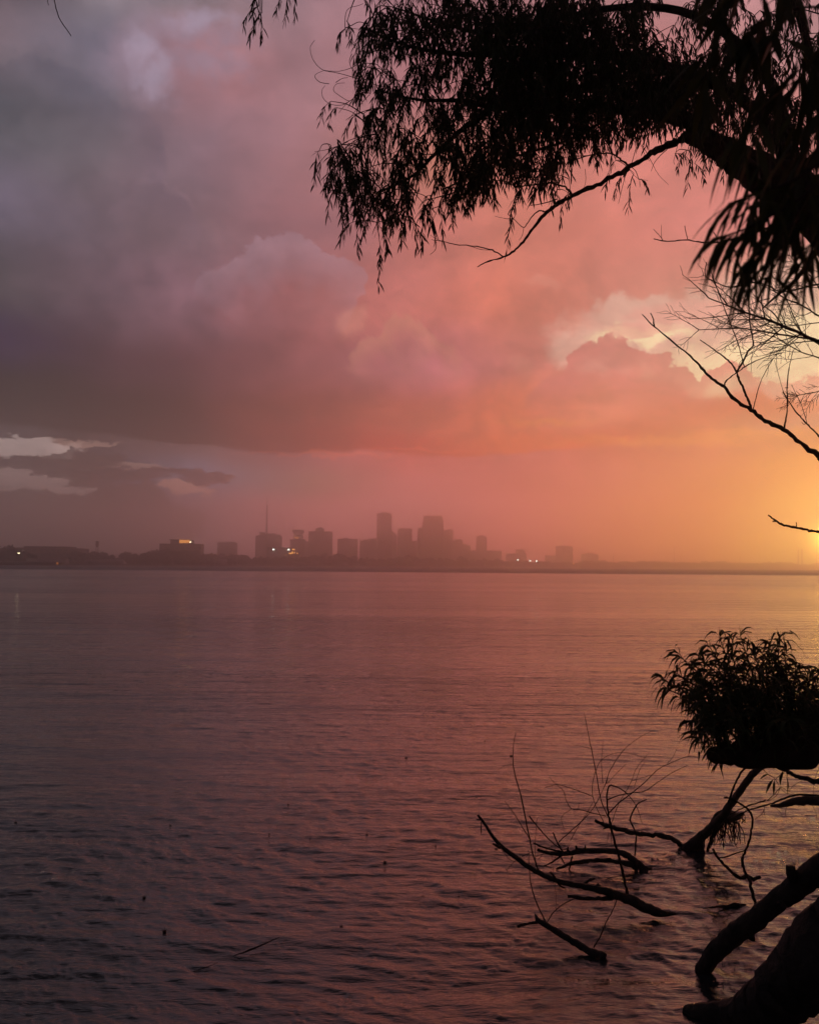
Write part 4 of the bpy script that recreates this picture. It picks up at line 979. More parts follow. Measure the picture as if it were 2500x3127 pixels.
for pts, a, b in [([(210, 635), (200, 580), (185, 550)], 4, 3), ([(670, 1035), (680, 1005), (720, 965), (760, 940), (800, 910), (870, 870), (960, 835), (1050, 815)], 5, 2.2),
    ([(850, 1190), (820, 1110), (780, 1020), (750, 940), (720, 890), (680, 850), (600, 790), (510, 728)], 9, 3), ([(755, 940), (800, 860), (830, 800), (862, 760), (850, 680), (838, 600), (832, 420), (835, 330)], 7, 2.4),
    ([(800, 905), (770, 780), (720, 640), (660, 490), (620, 380), (595, 305)], 4, 2), ([(860, 1190), (880, 1110), (920, 980), (1000, 840)], 3.2, 2), ([(1065, 1315), (1085, 1200), (1085, 1030), (1100, 900), (1125, 790)], 6, 1.8),
    ([(1320, 1390), (1294, 1360), (1210, 1275), (1150, 1210), (1100, 1140), (1055, 1070)], 6, 3), ([(1215, 1275), (1180, 1160), (1140, 1080), (1115, 1025)], 2.4, 1.6), ([(1090, 1135), (1060, 1070), (1020, 930), (1000, 860)], 2, 1.2),
    ([(640, 480), (620, 430), (600, 400)], 1.6, 1.2), ([(590, 985), (575, 985)], 5, 3), ([(528, 915), (530, 905)], 4, 2), ([(1090, 1045), (1070, 1043)], 3, 2), ([(1210, 1275), (1195, 1285), (1180, 1270)], 2, 1.5), ([(1090, 1080), (1140, 1100)], 2, 1.2)]:
    mb = MB(); limb(mb, zz(*A7, pts), (5.05, 5.05), (a, b), wob=.12, n=5, k=6); mb.build('twig', M_TWIG, bt)

b2 = thing('bare_tree', (4.6, 5.4, .3), 'leafless tree with fine fanning twigs at right edge below the close willow leaves', 'tree')
mb = MB(); mb.tube(smoothline([(4.6, 5.4, 0), (4.3, 5.5, 1.2), P(2900, 1000, 5.6), P(2760, 900, 5.6), P(2620, 700, 5.6)], 6), np.linspace(.12, .03, 25), 9)
limb(mb, zz(*A7, [(1500, -100), (1380, 40), (1294, 130), (1230, 210), (1170, 300), (1100, 370), (1000, 450), (920, 525)]), (5.6, 5.6), (26, 19, 16, 12, 8, 4), wob=.12)
mb.build('branch', M_BARK, b2)
mb = MB()
def spray(p, ang, length, dia, lvl, dep):
    pts = [p]; a = ang; n = 7
    for i in range(n):
        a += rg.gauss(0, .10) + (.03 if lvl == 0 else 0); p = (p[0] + math.cos(a) * length / n, p[1] - math.sin(a) * length / n); pts.append(p)
    limb(mb, pts, (dep, dep + rg.uniform(-.15, .15)), (dia, max(1.0, dia * .35)), wob=.1, n=4 if dia < 4 else 6, k=3)
    if lvl < 2:
        for i in range(2, n + 1):
            for s_ in (-1, 1):
                if rg.random() < (.85 if lvl == 0 else .45):
                    spray(pts[i], a + s_ * rg.uniform(.35, .8), length * rg.uniform(.28, .5) * (1.25 - i / n * .6), max(1.2, dia * .42), lvl + 1, dep)
Tp = P(2760, 900, 5.6)
for (x0, y0), deg, L, di in [((2570, 1085), 158, 330, 9), ((2560, 1075), 148, 430, 10), ((2560, 1050), 168, 430, 7), ((2550, 1000), 140, 300, 6), ((2560, 980), 176, 300, 4), ((2560, 1110), 172, 280, 5), ((2540, 930), 128, 230, 5), ((2560, 870), 150, 200, 3), ((2560, 1180), 185, 150, 4), ((2540, 820), 205, 160, 3)]:
    mb = MB(); limb(mb, [(2760, 930), (2650, (y0 + 930) / 2 + 30), (x0, y0)], (5.6, 5.6), (di * 1.3, di), n=6)
    spray((x0, y0), R(deg), L, di, 0, 5.6); mb.build('twig_spray', M_TWIG, b2)
for pts, a, b in [([(1300, 360), (1060, 410), (960, 370), (870, 350), (760, 375), (680, 375), (590, 335), (545, 300), (552, 215)], 6, 2.6), ([(620, 385), (500, 355)], 2.4, 1.6), ([(970, 455), (900, 470), (838, 495)], 4, 2)]:
    mb = MB(); limb(mb, zz(*A7, pts), (5.6, 5.6), (a, b), n=5, wob=.1); mb.build('twig', M_TWIG, b2)
b3 = bare('bare_branch', 'thin nearly level twig with three upright shoots entering from close willow leaves', [([(1400, -140), (1100, -60), (820, 40), (720, 65), (640, 85), (520, 85), (420, 70), (300, 78), (205, 62)], 7, 3), ([(265, 70), (240, 35), (205, 0)], 2.5, 1.6), ([(430, 65), (418, 20), (410, -25)], 3, 2), ([(628, 80), (615, 40), (600, 18)], 3, 3), ([(258, 60), (256, 20), (256, -30)], 1.5, 1.2)], (5.6, 5.4), A7)
A9 = ((1500, 1500), 1.724)
b4 = bare('bare_branch', 'short broken dark branch pointing left just above the setting sun', [([(1960, 300), (1850, 250), (1724, 216), (1660, 204), (1600, 190), (1540, 180), (1490, 150), (1455, 125)], 11, 5), ([(1500, 158), (1480, 157)], 6, 4), ([(1605, 190), (1605, 165)], 3, 3)], (4.6, 4.6), A9)

# ------------------------------------------------------------------ leaning trunk with leafy shoots
lt = thing('leaning_willow', P(2760, 2300, 4.6), 'low leaning willow trunk with a bushy clump of curved leafy shoots over the water', 'tree')
mb = MB(); dT = 4.8
tp = [np.array([3.6, 4.2, .1]), P(2900, 2150, 4.7)] + [P(x, y, dT) for x, y in ((2600, 2232), (2500, 2242), (2430, 2268), (2340, 2290), (2260, 2302), (2200, 2306), (2160, 2308))]
Lk = smoothline(tp, 6); rr = np.interp(np.linspace(0, 1, len(Lk)), [0, .2, .36, .5, .62, .8, .95, 1], [.20, .17, .15, .13, .092, .052, .038, .018])
mb.tube(Lk, rr * (1 + .05 * RNG.normal(size=len(Lk))), 12)
mb.tube(smoothline([P(2400, 2240, 4.78), P(2405, 2110, 4.78), P(2370, 2030, 4.78)], 4), np.linspace(.03, .012, 9), 7)
mb.build('trunk', M_BARK, lt)
sh = MB(); lb, ldn, ll, lw, lr = [], [], [], [], []
tips = zz(*A8, [(470, 400), (345, 610), (380, 690), (560, 480), (640, 420), (720, 345), (800, 260), (880, 300), (970, 250), (1040, 330), (1150, 390), (1220, 330), (1290, 265), (1330, 320), (1200, 440), (900, 430), (760, 480), (620, 560), (520, 640), (470, 760), (560, 800), (1000, 450), (1100, 520), (680, 640), (820, 620), (950, 640), (1060, 680), (1200, 600), (1300, 560), (1380, 640), (1425, 510), (1560, 560), (1620, 540), (1500, 680), (1600, 720), (540, 960), (620, 900), (720, 820), (840, 800), (980, 820), (1120, 840), (1260, 800), (1400, 800), (620, 1040), (700, 980), (1500, 820), (780, 960), (900, 960), (1050, 980), (1200, 980), (1350, 960), (450, 560), (1260, 460), (860, 540)])
for tx, ty in tips:
    bx = 2165 + (tx - 2000) * .62 + rg.uniform(-25, 25); bx = max(2165, min(2500, bx)); by = np.interp(bx, [2160, 2340, 2500], [2290, 2270, 2225])
    d0 = dT + rg.uniform(-.10, .10); d1 = dT + rg.uniform(-.42, .42)
    p0, p1 = P(bx, by, d0), P(tx, ty, d1)
    L = smoothline([p0, (p0 + p1) / 2 + np.array([(p1 - p0)[0] * -.12, 0, .05]), p1], 7)
    s1_ = MB(); s1_.tube(L, np.linspace(.006, .002, len(L)), 5); s1_.build('shoot', M_TWIG, lt); n = len(L)
    for i in range(3, n):
        t_ = i / n
        for k in range(2 + (i % 2) if i < n - 1 else 5):
            u = L[i] - L[i-1]; u /= np.linalg.norm(u); a = rg.uniform(0, 6.28); o_ = np.array([math.cos(a), math.sin(a), 0.0])
            lb.append(L[i]); ldn.append(u * .6 + o_ * .8 + np.array([0, 0, .25])); ll.append(rg.uniform(.09, .16)); lw.append(rg.uniform(.011, .0165)); lr.append(rg.uniform(1.2, 2.8))
    # young upright tip
    for k in range(3): lb.append(p1); ldn.append(np.array([rg.gauss(0, .15), rg.gauss(0, .15), 1])); ll.append(rg.uniform(.03, .07)); lw.append(.003); lr.append(.1)
for i in range(420):   # dense inner shoots
    x, y = rg.uniform(2125, 2500), rg.uniform(2090, 2300)
    p0 = P(x, y, dT + rg.uniform(-.35, .35)); a = rg.uniform(0, 6.28)
    lb.append(p0); ldn.append(np.array([math.cos(a), math.sin(a), rg.uniform(-.2, .9)])); ll.append(rg.uniform(.09, .15)); lw.append(rg.uniform(.010, .015)); lr.append(rg.uniform(1.0, 2.2))
for x, y in zz(*A8, [(700, 1100), (740, 1150), (680, 1060), (760, 1200), (820, 1220), (730, 1180), (790, 1290)]):
    for k in range(4): lb.append(P(x, y, dT)); ldn.append(np.array([rg.gauss(-.3, .3), rg.gauss(0, .3), -.6])); ll.append(rg.uniform(.06, .10)); lw.append(.010); lr.append(.6)
# small hanging spray under the trunk
st_ = [([(1160, 1350), (1200, 1390), (1250, 1420), (1290, 1480)], 3), ([(1300, 1320), (1330, 1370), (1290, 1400), (1250, 1440)], 3), ([(1300, 1490), (1270, 1560), (1200, 1610)], 2.5), ([(1300, 1490), (1430, 1560)], 2), ([(1290, 1310), (1340, 1360), (1365, 1420)], 3)]
for pts, a in st_: limb(sh, zz(*A8, pts), (4.85, 4.85), (a, a * .6), n=4)
for (x, y), (x2, y2) in [((1250, 1420), (1130, 1450)), ((1240, 1430), (1190, 1550)), ((1250, 1440), (1245, 1560)), ((1290, 1400), (1300, 1480)), ((1340, 1380), (1370, 1540)), ((1360, 1420), (1360, 1560)), ((1200, 1390), (1130, 1440)), ((1320, 1360), (1300, 1470))]:
    p0 = P(*zz(*A8, [(x, y)])[0], 4.85); p1 = P(*zz(*A8, [(x2, y2)])[0], 4.85); v = p1 - p0; L0 = np.linalg.norm(v)
    lb.append(p0); ldn.append(v / L0 + np.array([0, 0, .4])); ll.append(L0 * 1.05); lw.append(.013); lr.append(.7)
sh.build('hanging_spray', M_TWIG, lt)
lf = MB(); leaves(lf, lb, np.array(ldn), ll, lw, lr, seg=4); lf.build('foliage', M_LEAF, lt)

# ------------------------------------------------------------------ drowned branches
def driftwood(name, label, parts, cat='branch', loc=None):
    """parts: name -> list of (off, pts, (depths), (dias)[, n])"""
    t = None
    for pn, lst in parts.items():
        if t is None:
            t = thing(name, P(*zz(*lst[0][0], [lst[0][1][-1]])[0], lst[0][2][-1]), label, cat)
        mb = MB()
        for off, pts, dep, dia in lst:
            limb(mb, zz(*off, pts), dep, dia, wob=.10, n=10 if max(dia) > 8 else 5, k=5, knob=.10 if max(dia) > 8 else .08)
            if pn == 'side_twigs': mb.build('twig', M_TWIG, t); mb = MB()
        if pn != 'side_twigs': mb.build(pn, M_WET, t)
    return t
driftwood('sunken_branch', 'dark slanting prop branch running from leafy trunk down into the water', {
 'stem': [(A8, [(1180, 1270), (1120, 1340), (1060, 1400), (1000, 1480), (950, 1550), (900, 1620), (820, 1740), (720, 1840), (620, 1930), (520, 2015)], (4.9, 5.4, 6.2, 7.0, 7.28), (26, 22, 21, 22, 24, 27, 31, 36)),
          (A8, [(640, 1900), (620, 1960), (600, 2020)], (7.2, 7.26), (30, 44, 50)), (A8, [(830, 1720), (780, 1830), (730, 1930), (700, 2020)], (7.0, 7.1), (12, 11, 10))],
 'side_twigs': [(A8, [(1050, 1300), (980, 1370), (920, 1480), (890, 1560), (870, 1620)], (5, 6.2), (7, 6)), (A8, [(835, 1578), (880, 1585), (930, 1610), (1000, 1650), (1050, 1700), (1070, 1760), (1055, 1870), (1030, 1980), (1000, 2040), (985, 2110), (990, 2156)], (6.1, 6.1), (6, 7, 7, 8)),
                (A2, [(690, 830), (700, 900), (720, 960), (750, 1010), (770, 1100), (800, 1200), (808, 1240)], (6.1, 5.95), (7, 9, 10)), (A2, [(460, 770), (500, 840), (560, 900), (620, 960), (680, 995), (730, 985), (780, 1005), (832, 990)], (6.1, 6.1), (7, 9, 12, 10)), (A2, [(495, 838), (560, 828), (640, 800), (735, 770)], (6.1, 6.1), (5, 4))]})
# hanging roots in the fork of the prop branch
hr = thing('root_tangle', P(*zz(*A8, [(860, 1760)])[0], 7.0), 'tangled brown rootlets hanging to the water from the prop branch', 'roots')
mb = MB()
for i in range(46):
    x = rg.uniform(740, 960); p = [(x, rg.uniform(1730, 1790))]
    for k in range(5): p.append((p[-1][0] + rg.gauss(3 if x > 850 else -3, 13), p[-1][1] + rg.uniform(22, 52)))
    limb(mb, zz(*A8, p), (rg.uniform(6.9, 7.1),) * 2, (3.2, 1.8), n=4, k=3)
for i in range(16):
    x, y = rg.uniform(800, 980), rg.uniform(1710, 1790)
    limb(mb, zz(*A8, [(x, y), (x + rg.uniform(0, 60), y + rg.uniform(-30, 40)), (x + rg.uniform(0, 60), y + rg.uniform(20, 90))]), (7, 7), (3, 2), n=4, k=3)
mb.build('rootlets', M_TWIG, hr)
mb = MB(); mb.tube(smoothline([P(*zz(*A8, [q])[0], 7.0) for q in ((740, 1770), (800, 1740), (870, 1735), (950, 1735), (1000, 1710))], 4), [.01, .02, .03, .035, .04, .045, .05, .05, .05, .045, .04, .03, .025, .02, .018, .012, .01], 8)
mb.build('root_crown', M_WET, hr)
driftwood('sunken_branch', 'low dark branch just above water pointing left from prop branch foot', {'stem': [(A1, [(1020, 875), (1080, 905), (1150, 925), (1250, 958), (1380, 980), (1480, 990), (1600, 1015), (1690, 1075), (1730, 1090)], (7.3, 7.3), (8, 13, 15, 15, 14, 15, 16, 15)), (A1, [(1088, 940), (1110, 930), (1150, 935)], (7.3, 7.3), (5, 7))]})
driftwood('sunken_branch', 'thick right edge branch rising just below leafy trunk underside', {'stem': [(A8, [(1800, 1500), (1617, 1452), (1520, 1425), (1430, 1405), (1350, 1362), (1240, 1322)], (5.2, 5.4), (22, 17, 14, 11, 5)), (A8, [(1280, 1310), (1330, 1340), (1400, 1380)], (5.4, 5.4), (6, 8))]})
driftwood('sunken_branch', 'long thin arching branch running from root tangle to right edge', {'stem': [(A8, [(1800, 1580), (1617, 1566), (1480, 1556), (1400, 1566), (1300, 1600), (1230, 1628), (1100, 1665), (1000, 1700), (900, 1752)], (6.2, 6.9), (7, 7, 6, 5, 4))], 'side_twigs': [(A8, [(1180, 1605), (1060, 1640), (960, 1680), (880, 1722)], (6.8, 6.9), (5, 3)), (A8, [(1170, 1650), (1165, 1700), (1175, 1740)], (6.7, 6.7), (2, 1.4)), (A8, [(1190, 1610), (1260, 1540), (1300, 1490)], (6.7, 6.7), (3, 2)), (A8, [(1090, 1760), (1150, 1710), (1170, 1660)], (6.7, 6.7), (1.6, 1.6)),
   (A8, [(1300, 1500), (1340, 1540), (1430, 1562)], (6.6, 6.6), (2, 1.6)), (A8, [(1617, 1330), (1580, 1440), (1570, 1560)], (6.4, 6.4), (1.5, 1.5)), (A8, [(1480, 1440), (1410, 1480), (1370, 1530)], (6.4, 6.4), (1.8, 1.4))]})
driftwood('floating_log', 'dark floating log at right edge behind the thin arching branch', {'stem': [(A8, [(1850, 1590), (1617, 1606), (1500, 1604), (1400, 1616), (1310, 1642), (1215, 1650)], (8.0, 8.1), (34, 30, 26, 18, 6))], 'side_twigs': [(A8, [(1560, 1640), (1590, 1700), (1600, 1760)], (7.8, 7.8), (1.6, 1.4)), (A8, [(1350, 1650), (1340, 1710), (1345, 1740)], (7.8, 7.8), (2, 1.5)), (A8, [(1240, 1650), (1290, 1690), (1320, 1740)], (7.8, 7.8), (1.6, 1.3))]}, cat='log')
d6 = 6.74
driftwood('sunken_branch', 'arched knobbly double branch standing clear of the water behind the long branch', {
 'stem': [(A1, [(590, 1100), (680, 1122), (760, 1128), (850, 1122), (930, 1107), (1050, 1105), (1180, 1112), (1250, 1132), (1310, 1172), (1370, 1222), (1400, 1270)], (d6, d6), (8, 12, 15, 17, 17, 18, 20, 22, 28))],
 'second_stem': [(A1, [(735, 1245), (830, 1208), (920, 1190), (1040, 1177), (1160, 1182), (1270, 1202), (1350, 1245)], (d6, d6), (6, 12, 13, 13, 15, 22)), (A1, [(1330, 1200), (1400, 1235), (1455, 1242)], (d6, d6), (28, 16, 5))],
 'side_twigs': [(A1, [(560, 1045), (640, 1080), (720, 1100), (780, 1115)], (d6, d6), (5, 7)), (A1, [(640, 1222), (700, 1192), (750, 1155), (780, 1130)], (d6, d6), (4, 8)), (A1, [(710, 968), (740, 1040), (770, 1095), (790, 1120)], (d6, d6), (4, 6)), (A1, [(822, 1110), (820, 1075)], (d6, d6), (8, 5)), (A1, [(890, 1105), (880, 1065)], (d6, d6), (11, 5)), (A1, [(955, 1095), (950, 1068)], (d6, d6), (7, 4)),
  (A1, [(795, 1325), (830, 1250), (855, 1150)], (d6, d6), (4, 6)), (A1, [(530, 845), (600, 930), (680, 1020), (770, 1090), (825, 1090)], (d6, d6), (4, 3)), (A1, [(610, 1100), (600, 1090)], (d6, d6), (7, 5)), (A1, [(530, 1210), (600, 1218), (640, 1218), (700, 1230)], (d6, d6), (2, 3)), (A1, [(580, 1150), (650, 1130), (740, 1160)], (d6, d6), (2, 1.5)),
  (A1, [(750, 1040), (840, 960), (930, 880), (1000, 800), (1060, 700)], (d6, d6), (3.4, 2.0)), (A1, [(840, 1030), (900, 920), (960, 830), (1010, 740)], (d6, d6), (2.2, 1.6)), (A1, [(600, 1170), (680, 1080), (760, 1060), (820, 1075)], (d6, d6), (2, 1.6)), (A1, [(760, 1140), (800, 1210)], (d6, d6), (5, 3)), (A1, [(1440, 1250), (1540, 1240), (1640, 1238)], (d6, d6), (1.6, 1.4)), (A1, [(360, 1250), (440, 1170), (560, 1110)], (d6, d6), (1.6, 2))]})
d5 = 5.9
driftwood('sunken_branch', 'long dark branch sweeping from raised left tip down into the water', {
 'stem': [(A1, [(145, 835), (200, 910), (250, 990), (320, 1070), (420, 1150), (520, 1222), (620, 1280), (740, 1332), (870, 1362), (1000, 1385), (1100, 1412), (1200, 1442), (1300, 1480), (1420, 1540), (1520, 1575), (1640, 1580)], (6.2, 6.1, 5.9, 5.8), (8, 9, 11, 14, 15, 16, 16, 17, 20, 26, 30, 34, 26, 6))],
 'second_stem': [(A1, [(822, 1445), (920, 1462), (1050, 1467), (1150, 1457), (1240, 1458)], (d5, d5), (11, 12, 12, 14)), (A1, [(1030, 1365), (1100, 1410), (1180, 1450)], (5.95, d5), (14, 18))],
 'side_twigs': [(A1, [(255, 1050), (310, 1085)], (6.05, 6.05), (6, 9)), (A1, [(690, 1265), (730, 1312)], (6, 6), (5, 8)), (A1, [(740, 1335), (765, 1372), (805, 1388)], (6, 6), (9, 4)), (A1, [(170, 875), (170, 930), (167, 988)], (6.15, 6.15), (2, 4, 2)), (A1, [(135, 870), (160, 872)], (6.15, 6.15), (4, 3)),
  (A1, [(330, 1100), (380, 1170), (460, 1195)], (6, 6), (2, 1.6)), (A1, [(750, 1400), (760, 1370)], (6, 6), (2, 2)),
  (A1, [(1272, 1450), (1240, 1300), (1200, 1130), (1150, 950), (1128, 850)], (5.9, 5.9), (10, 8, 8, 7)), (A1, [(1128, 850), (1115, 700), (1130, 622), (1160, 615), (1220, 640), (1280, 690), (1340, 780), (1380, 900)], (5.9, 5.9), (6, 5, 3, 1.6)),
  (A1, [(1125, 850), (1070, 720), (1030, 500), (990, 300), (960, 150), (945, 70)], (5.9, 5.9), (4, 1.5)), (A1, [(1090, 890), (1020, 740), (1005, 640), (1020, 540), (1060, 440), (1120, 390), (1210, 365), (1300, 375), (1420, 410)], (5.9, 5.9), (2.4, 1.4)),
  (A1, [(1110, 600), (1130, 520), (1200, 400), (1280, 310), (1380, 240), (1470, 195)], (5.9, 5.9), (3, 1.4)), (A1, [(1060, 700), (1100, 610), (1115, 560)], (5.9, 5.9), (2, 2)), (A1, [(1130, 820), (1200, 750), (1290, 680), (1400, 590), (1490, 500), (1580, 450), (1724, 395), (1800, 400)], (5.9, 5.9), (4, 1.6)),
  (A1, [(1120, 720), (1200, 690), (1300, 670), (1400, 655), (1480, 600), (1600, 520), (1724, 460)], (5.9, 5.9), (4, 1.6)), (A1, [(1110, 845), (1020, 825), (930, 800), (850, 790), (810, 730), (790, 660), (740, 610), (680, 550)], (5.9, 5.9), (3.4, 1.4)), (A1, [(850, 790), (775, 850), (790, 940)], (5.9, 5.9), (2, 1.2)),
  (A1, [(1010, 698), (900, 655), (780, 615), (720, 610), (650, 630)], (5.9, 5.9), (3, 1.4)), (A1, [(1085, 600), (1075, 450), (1085, 280)], (5.9, 5.9), (2, 1.4)), (A1, [(1150, 900), (1200, 760), (1290, 600), (1340, 480), (1430, 370)], (5.9, 5.9), (2.2, 1.3)), (A1, [(1320, 630), (1360, 500), (1400, 440)], (5.9, 5.9), (1.6, 1.2)), (A1, [(1570, 445), (1610, 400), (1645, 325)], (5.9, 5.9), (1.6, 1.2)),
  (A1, [(1010, 340), (930, 320), (860, 308)], (5.9, 5.9), (1.6, 1.2)), (A1, [(1115, 600), (1200, 510), (1260, 450)], (5.9, 5.9), (1.8, 1.2)), (A1, [(900, 800), (905, 745)], (5.9, 5.9), (1.8, 1.2)), (A1, [(1130, 960), (1120, 1010), (1115, 1060)], (5.9, 5.9), (1.6, 1.2)), (A1, [(1145, 960), (1150, 1080)], (5.9, 5.9), (1.6, 1.2)), (A1, [(1300, 580), (1400, 550), (1460, 530)], (5.9, 5.9), (1.8, 1.2)),
  (A1, [(1280, 1290), (1180, 1300), (1080, 1330)], (5.9, 5.9), (1.8, 1.4)), (A1, [(1240, 1320), (1235, 1355), (1210, 1360), (1160, 1330), (1145, 1305)], (5.9, 5.9), (3, 2)), (A1, [(1230, 1240), (1270, 1280)], (5.9, 5.9), (2, 1.4)), (A1, [(1185, 1360), (1195, 1450), (1185, 1480)], (5.9, 5.9), (1.6, 1.6)),
  (A1, [(600, 1250), (560, 1140), (530, 1000), (500, 850), (470, 700), (430, 560), (410, 450), (410, 330), (430, 210)], (6.0, 6.0), (5, 4.4, 4, 3, 1.6)), (A1, [(530, 1010), (480, 930), (420, 830), (345, 730)], (6, 6), (3, 1.6)), (A1, [(412, 455), (350, 465), (290, 500)], (6, 6), (1.8, 1.2)), (A1, [(455, 650), (490, 643), (535, 655)], (6, 6), (1.4, 1.2)), (A1, [(580, 1220), (575, 1060), (590, 860)], (6, 6), (2, 1.2))]})
driftwood('sunken_branch', 'straight reed thin shoot rising from water right of the arched branch', {'stem': [(A1, [(1325, 1145), (1335, 1030), (1330, 960), (1290, 880), (1310, 810), (1350, 750), (1415, 720)], (7.0, 7.0), (5, 5, 5, 5, 3))], 'side_twigs': [(A1, [(1295, 880), (1275, 872)], (7, 7), (4, 2))]})
d4 = 5.3
driftwood('sunken_branch', 'forked blunt branch nearest the bottom centre with end cut left', {
 'stem': [(A1, [(575, 1585), (600, 1630), (680, 1680), (780, 1740), (880, 1800), (960, 1850), (1040, 1888), (1090, 1905)], (5.45, 5.2), (5, 16, 18, 20, 22, 22, 26, 30)), (A1, [(438, 1672), (520, 1657), (595, 1640)], (5.45, 5.45), (10, 8, 9))],
 'side_twigs': [(A1, [(655, 1640), (600, 1530), (560, 1420), (535, 1300), (525, 1100)], (5.4, 5.6), (4.4, 4, 3, 2)), (A1, [(665, 1645), (720, 1560), (800, 1500), (870, 1465)], (5.4, 5.4), (3.4, 2.6)), (A1, [(1015, 1835), (1070, 1740), (1110, 1640), (1160, 1550), (1187, 1480)], (5.25, 5.4), (4.4, 3)), (A1, [(970, 1860), (972, 1890)], (5.25, 5.25), (3, 2)), (A1, [(733, 1550), (728, 1400), (700, 1150)], (5.4, 5.4), (1.6, 1.4)), (A1, [(1190, 1540), (1260, 1560), (1320, 1600)], (5.4, 5.4), (1.4, 1.2))]})
driftwood('driftwood_piece', 'short dark stick lying on the water above the long branch', {'stem': [(A1, [(948, 1352), (985, 1328), (1025, 1312)], (6.45, 6.5), (5, 9, 8))]}, cat='stick')
A3 = ((0, 2400), 1.724)
driftwood('driftwood_piece', 'thin half sunken stick adrift at lower left centre', {'stem': [(A3, [(1225, 898), (1310, 868), (1380, 838), (1470, 798)], (5.18, 5.38), (2, 6, 5, 2))], 'side_twigs': [(A3, [(915, 1014), (1000, 986), (1090, 955), (1150, 930)], (4.98, 5.08), (1.6, 2.6, 1.6))]}, cat='stick')
driftwood('driftwood_piece', 'flat dark stick afloat left of the smaller leaning log', {'stem': [(A2, [(378, 1240), (460, 1228), (540, 1222), (640, 1208), (722, 1207)], (5.95, 6.05), (2, 6, 8, 12, 3))]}, cat='stick')
driftwood('leaning_log', 'smaller bare log leaning from the water up to right edge', {'stem': [(A2, [(360, 1760), (400, 1690), (480, 1590), (600, 1470), (750, 1365), (900, 1235), (1050, 1125), (1200, 1010), (1304, 930), (1450, 820), (1700, 640)], (5.1, 4.9, 4.7, 4.4), (40, 50, 62, 64, 66, 68, 74, 80, 84, 90))], 'knot': [(A2, [(1075, 900), (1085, 960), (1110, 1020)], (4.65, 4.65), (26, 34, 30))], 'stub': [(A2, [(770, 1480), (740, 1430), (720, 1400)], (4.85, 4.85), (22, 24, 24))], 'bark_lump': [(A2, [(1020, 1245), (1000, 1200)], (4.7, 4.7), (22, 22))]}, cat='log')
driftwood('leaning_log', 'massive dark log filling the bottom right corner, blunt stub at left', {'stem': [(A2, [(245, 2040), (330, 2065), (500, 2090), (650, 2090), (800, 2050), (950, 1960), (1080, 1860), (1200, 1750), (1304, 1650), (1500, 1450), (1800, 1150)], (4.62, 4.5, 4.3, 4.1, 3.9), (32, 52, 84, 116, 150, 180, 205, 230, 245, 260))],
 'side_twigs': [(A2, [(1270, 1360), (1235, 1330), (1240, 1270), (1235, 1200)], (4.1, 4.1), (30, 12, 6, 3)), (A2, [(1225, 1350), (1205, 1300), (1215, 1260), (1290, 1225)], (4.1, 4.1), (3, 3, 2))]}, cat='log')

# ------------------------------------------------------------------ raindrop splashes and a floating bubble
M_SPL = bpy.data.materials.new('splash_water'); M_SPL.use_nodes = True; b_ = M_SPL.node_tree.nodes['Principled BSDF']
b_.inputs['Base Color'].default_value = (.03, .02, .02, 1); b_.inputs['Roughness'].default_value = .05; b_.inputs['IOR'].default_value = 1.33
def splash_mesh():
    mb = MB(); lathe(mb, 0, 0, [(-.012, .026), (.006, .024), (.012, .027), (.009, .019), (-.002, .006)], 12)
    for k in range(7):
        a = k * .9; mb.tube([(.024 * math.cos(a), .024 * math.sin(a), .006), (.030 * math.cos(a), .030 * math.sin(a), .022)], [.004, .0015], 4)
    lathe(mb, 0, 0, [(-.002, .006), (.016, .003), (.024, .0022)], 8)
    return mb
def bead_mesh():
    mb = MB(); pr = [(.036 + .006 * -math.cos(t), max(.0004, .006 * math.sin(t))) for t in np.linspace(0, math.pi, 7)]; lathe(mb, 0, 0, pr, 8); return mb
sp0 = thing('raindrop_splash', (0, 0, 0), 'tiny raindrop splash crown on the open water', 'splash', 'raindrop splashes on the river')
splash_mesh().build('splash_crown', M_SPL, sp0); bead_mesh().build('droplet', M_SPL, sp0)
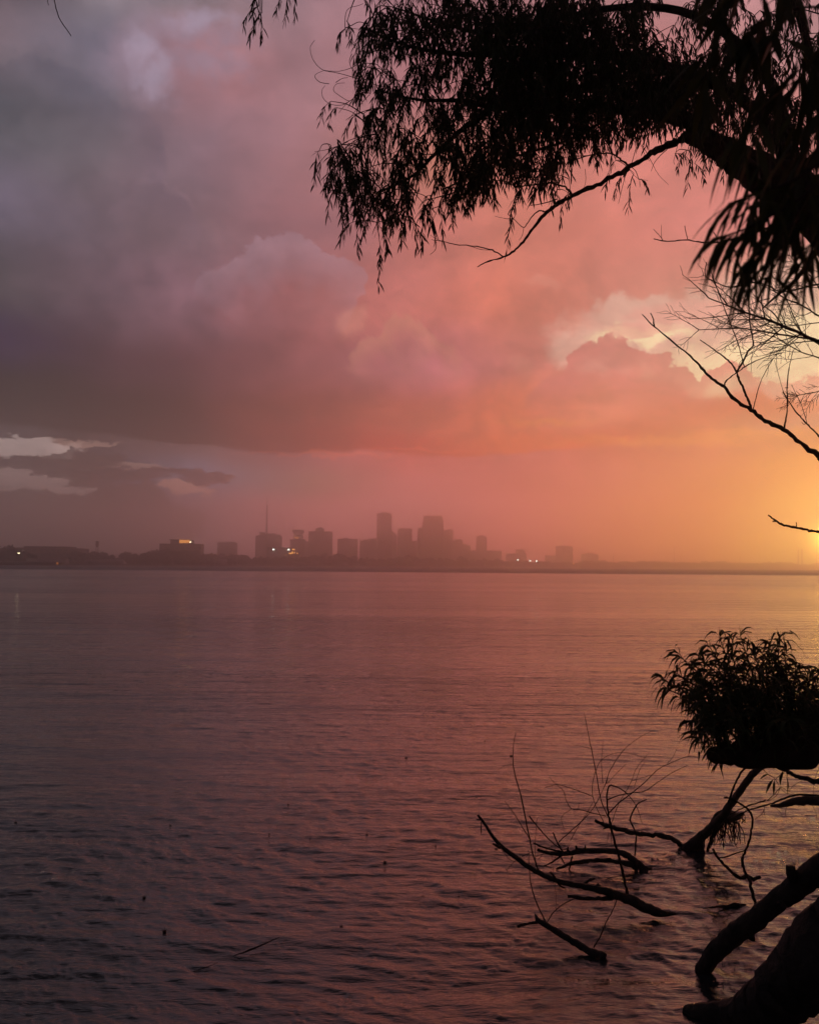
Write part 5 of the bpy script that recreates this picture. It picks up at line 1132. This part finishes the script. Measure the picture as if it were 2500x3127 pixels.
spots = [(48, 2515), (285, 2540), (520, 2525), (648, 2557), (765, 2483), (700, 2474), (822, 2550), (870, 2563), (947, 2562), (1025, 2547), (1120, 2550), (1170, 2571), (1330, 2585), (1386, 2443), (1515, 2595), (1515, 2665), (1290, 2740), (1305, 2750), (1400, 2740), (340, 2860), (502, 2848), (518, 2838), (440, 2745), (555, 2770), (672, 2755), (403, 3010), (1042, 2833), (225, 2665), (1175, 2637), (1640, 2205), (1480, 2265), (1678, 2250), (1560, 2310), (1300, 2335), (1240, 2315), (995, 2205), (975, 2290), (1095, 2840), (880, 2460), (1385, 2820)]
for i, (x, y) in enumerate(spots[::2]):
    o = sp0 if i == 0 else copy_tree(sp0); p = W(x, y); s_ = rg.uniform(.22, .45) * (1 if p[1] < 9 else 1.4)
    o.location = (p[0], p[1], rg.uniform(-.002, .006)); o.scale = (s_, s_, s_ * rg.uniform(.7, 1.3)); o.rotation_euler = (0, 0, rg.uniform(0, 6))
M_BUB = bpy.data.materials.new('bubble_film'); M_BUB.use_nodes = True; b_ = M_BUB.node_tree.nodes['Principled BSDF']
b_.inputs['Base Color'].default_value = (.32, .27, .25, 1); b_.inputs['Roughness'].default_value = .15
mb = MB(); lathe(mb, 0, 0, [(-.01, .030), (.004, .030), (.015, .026), (.024, .016), (.028, .004)], 14); lathe(mb, 0, 0, [(-.005, .034), (.002, .036), (.004, .031)], 14)
p = W(370, 2621); o = mb.build('bubble', M_BUB, loc=(p[0], p[1], 0)); tag(o, 'pale domed bubble floating on dark water at lower left', 'bubble')
#END-TREES
# ------------------------------------------------------------------ rain haze
hb = MB(); hb.box((-1300, -1290, -2.5), (1300, 2350, 122))
hm = bpy.data.materials.new('haze'); hm.use_nodes = True; ht = NT(hm.node_tree); ht.n.clear()
pv = ht.new('ShaderNodeVolumePrincipled'); pv.inputs['Color'].default_value = (1.0, 0.955, 0.94, 1)
pv.inputs['Density'].default_value = HAZE_D; pv.inputs['Anisotropy'].default_value = 0.94
ho = ht.new('ShaderNodeOutputMaterial'); ht.l.new(pv.outputs[0], ho.inputs['Volume'])
hz = hb.build('haze', hm, smooth=False); tag(hz, kind='stuff')
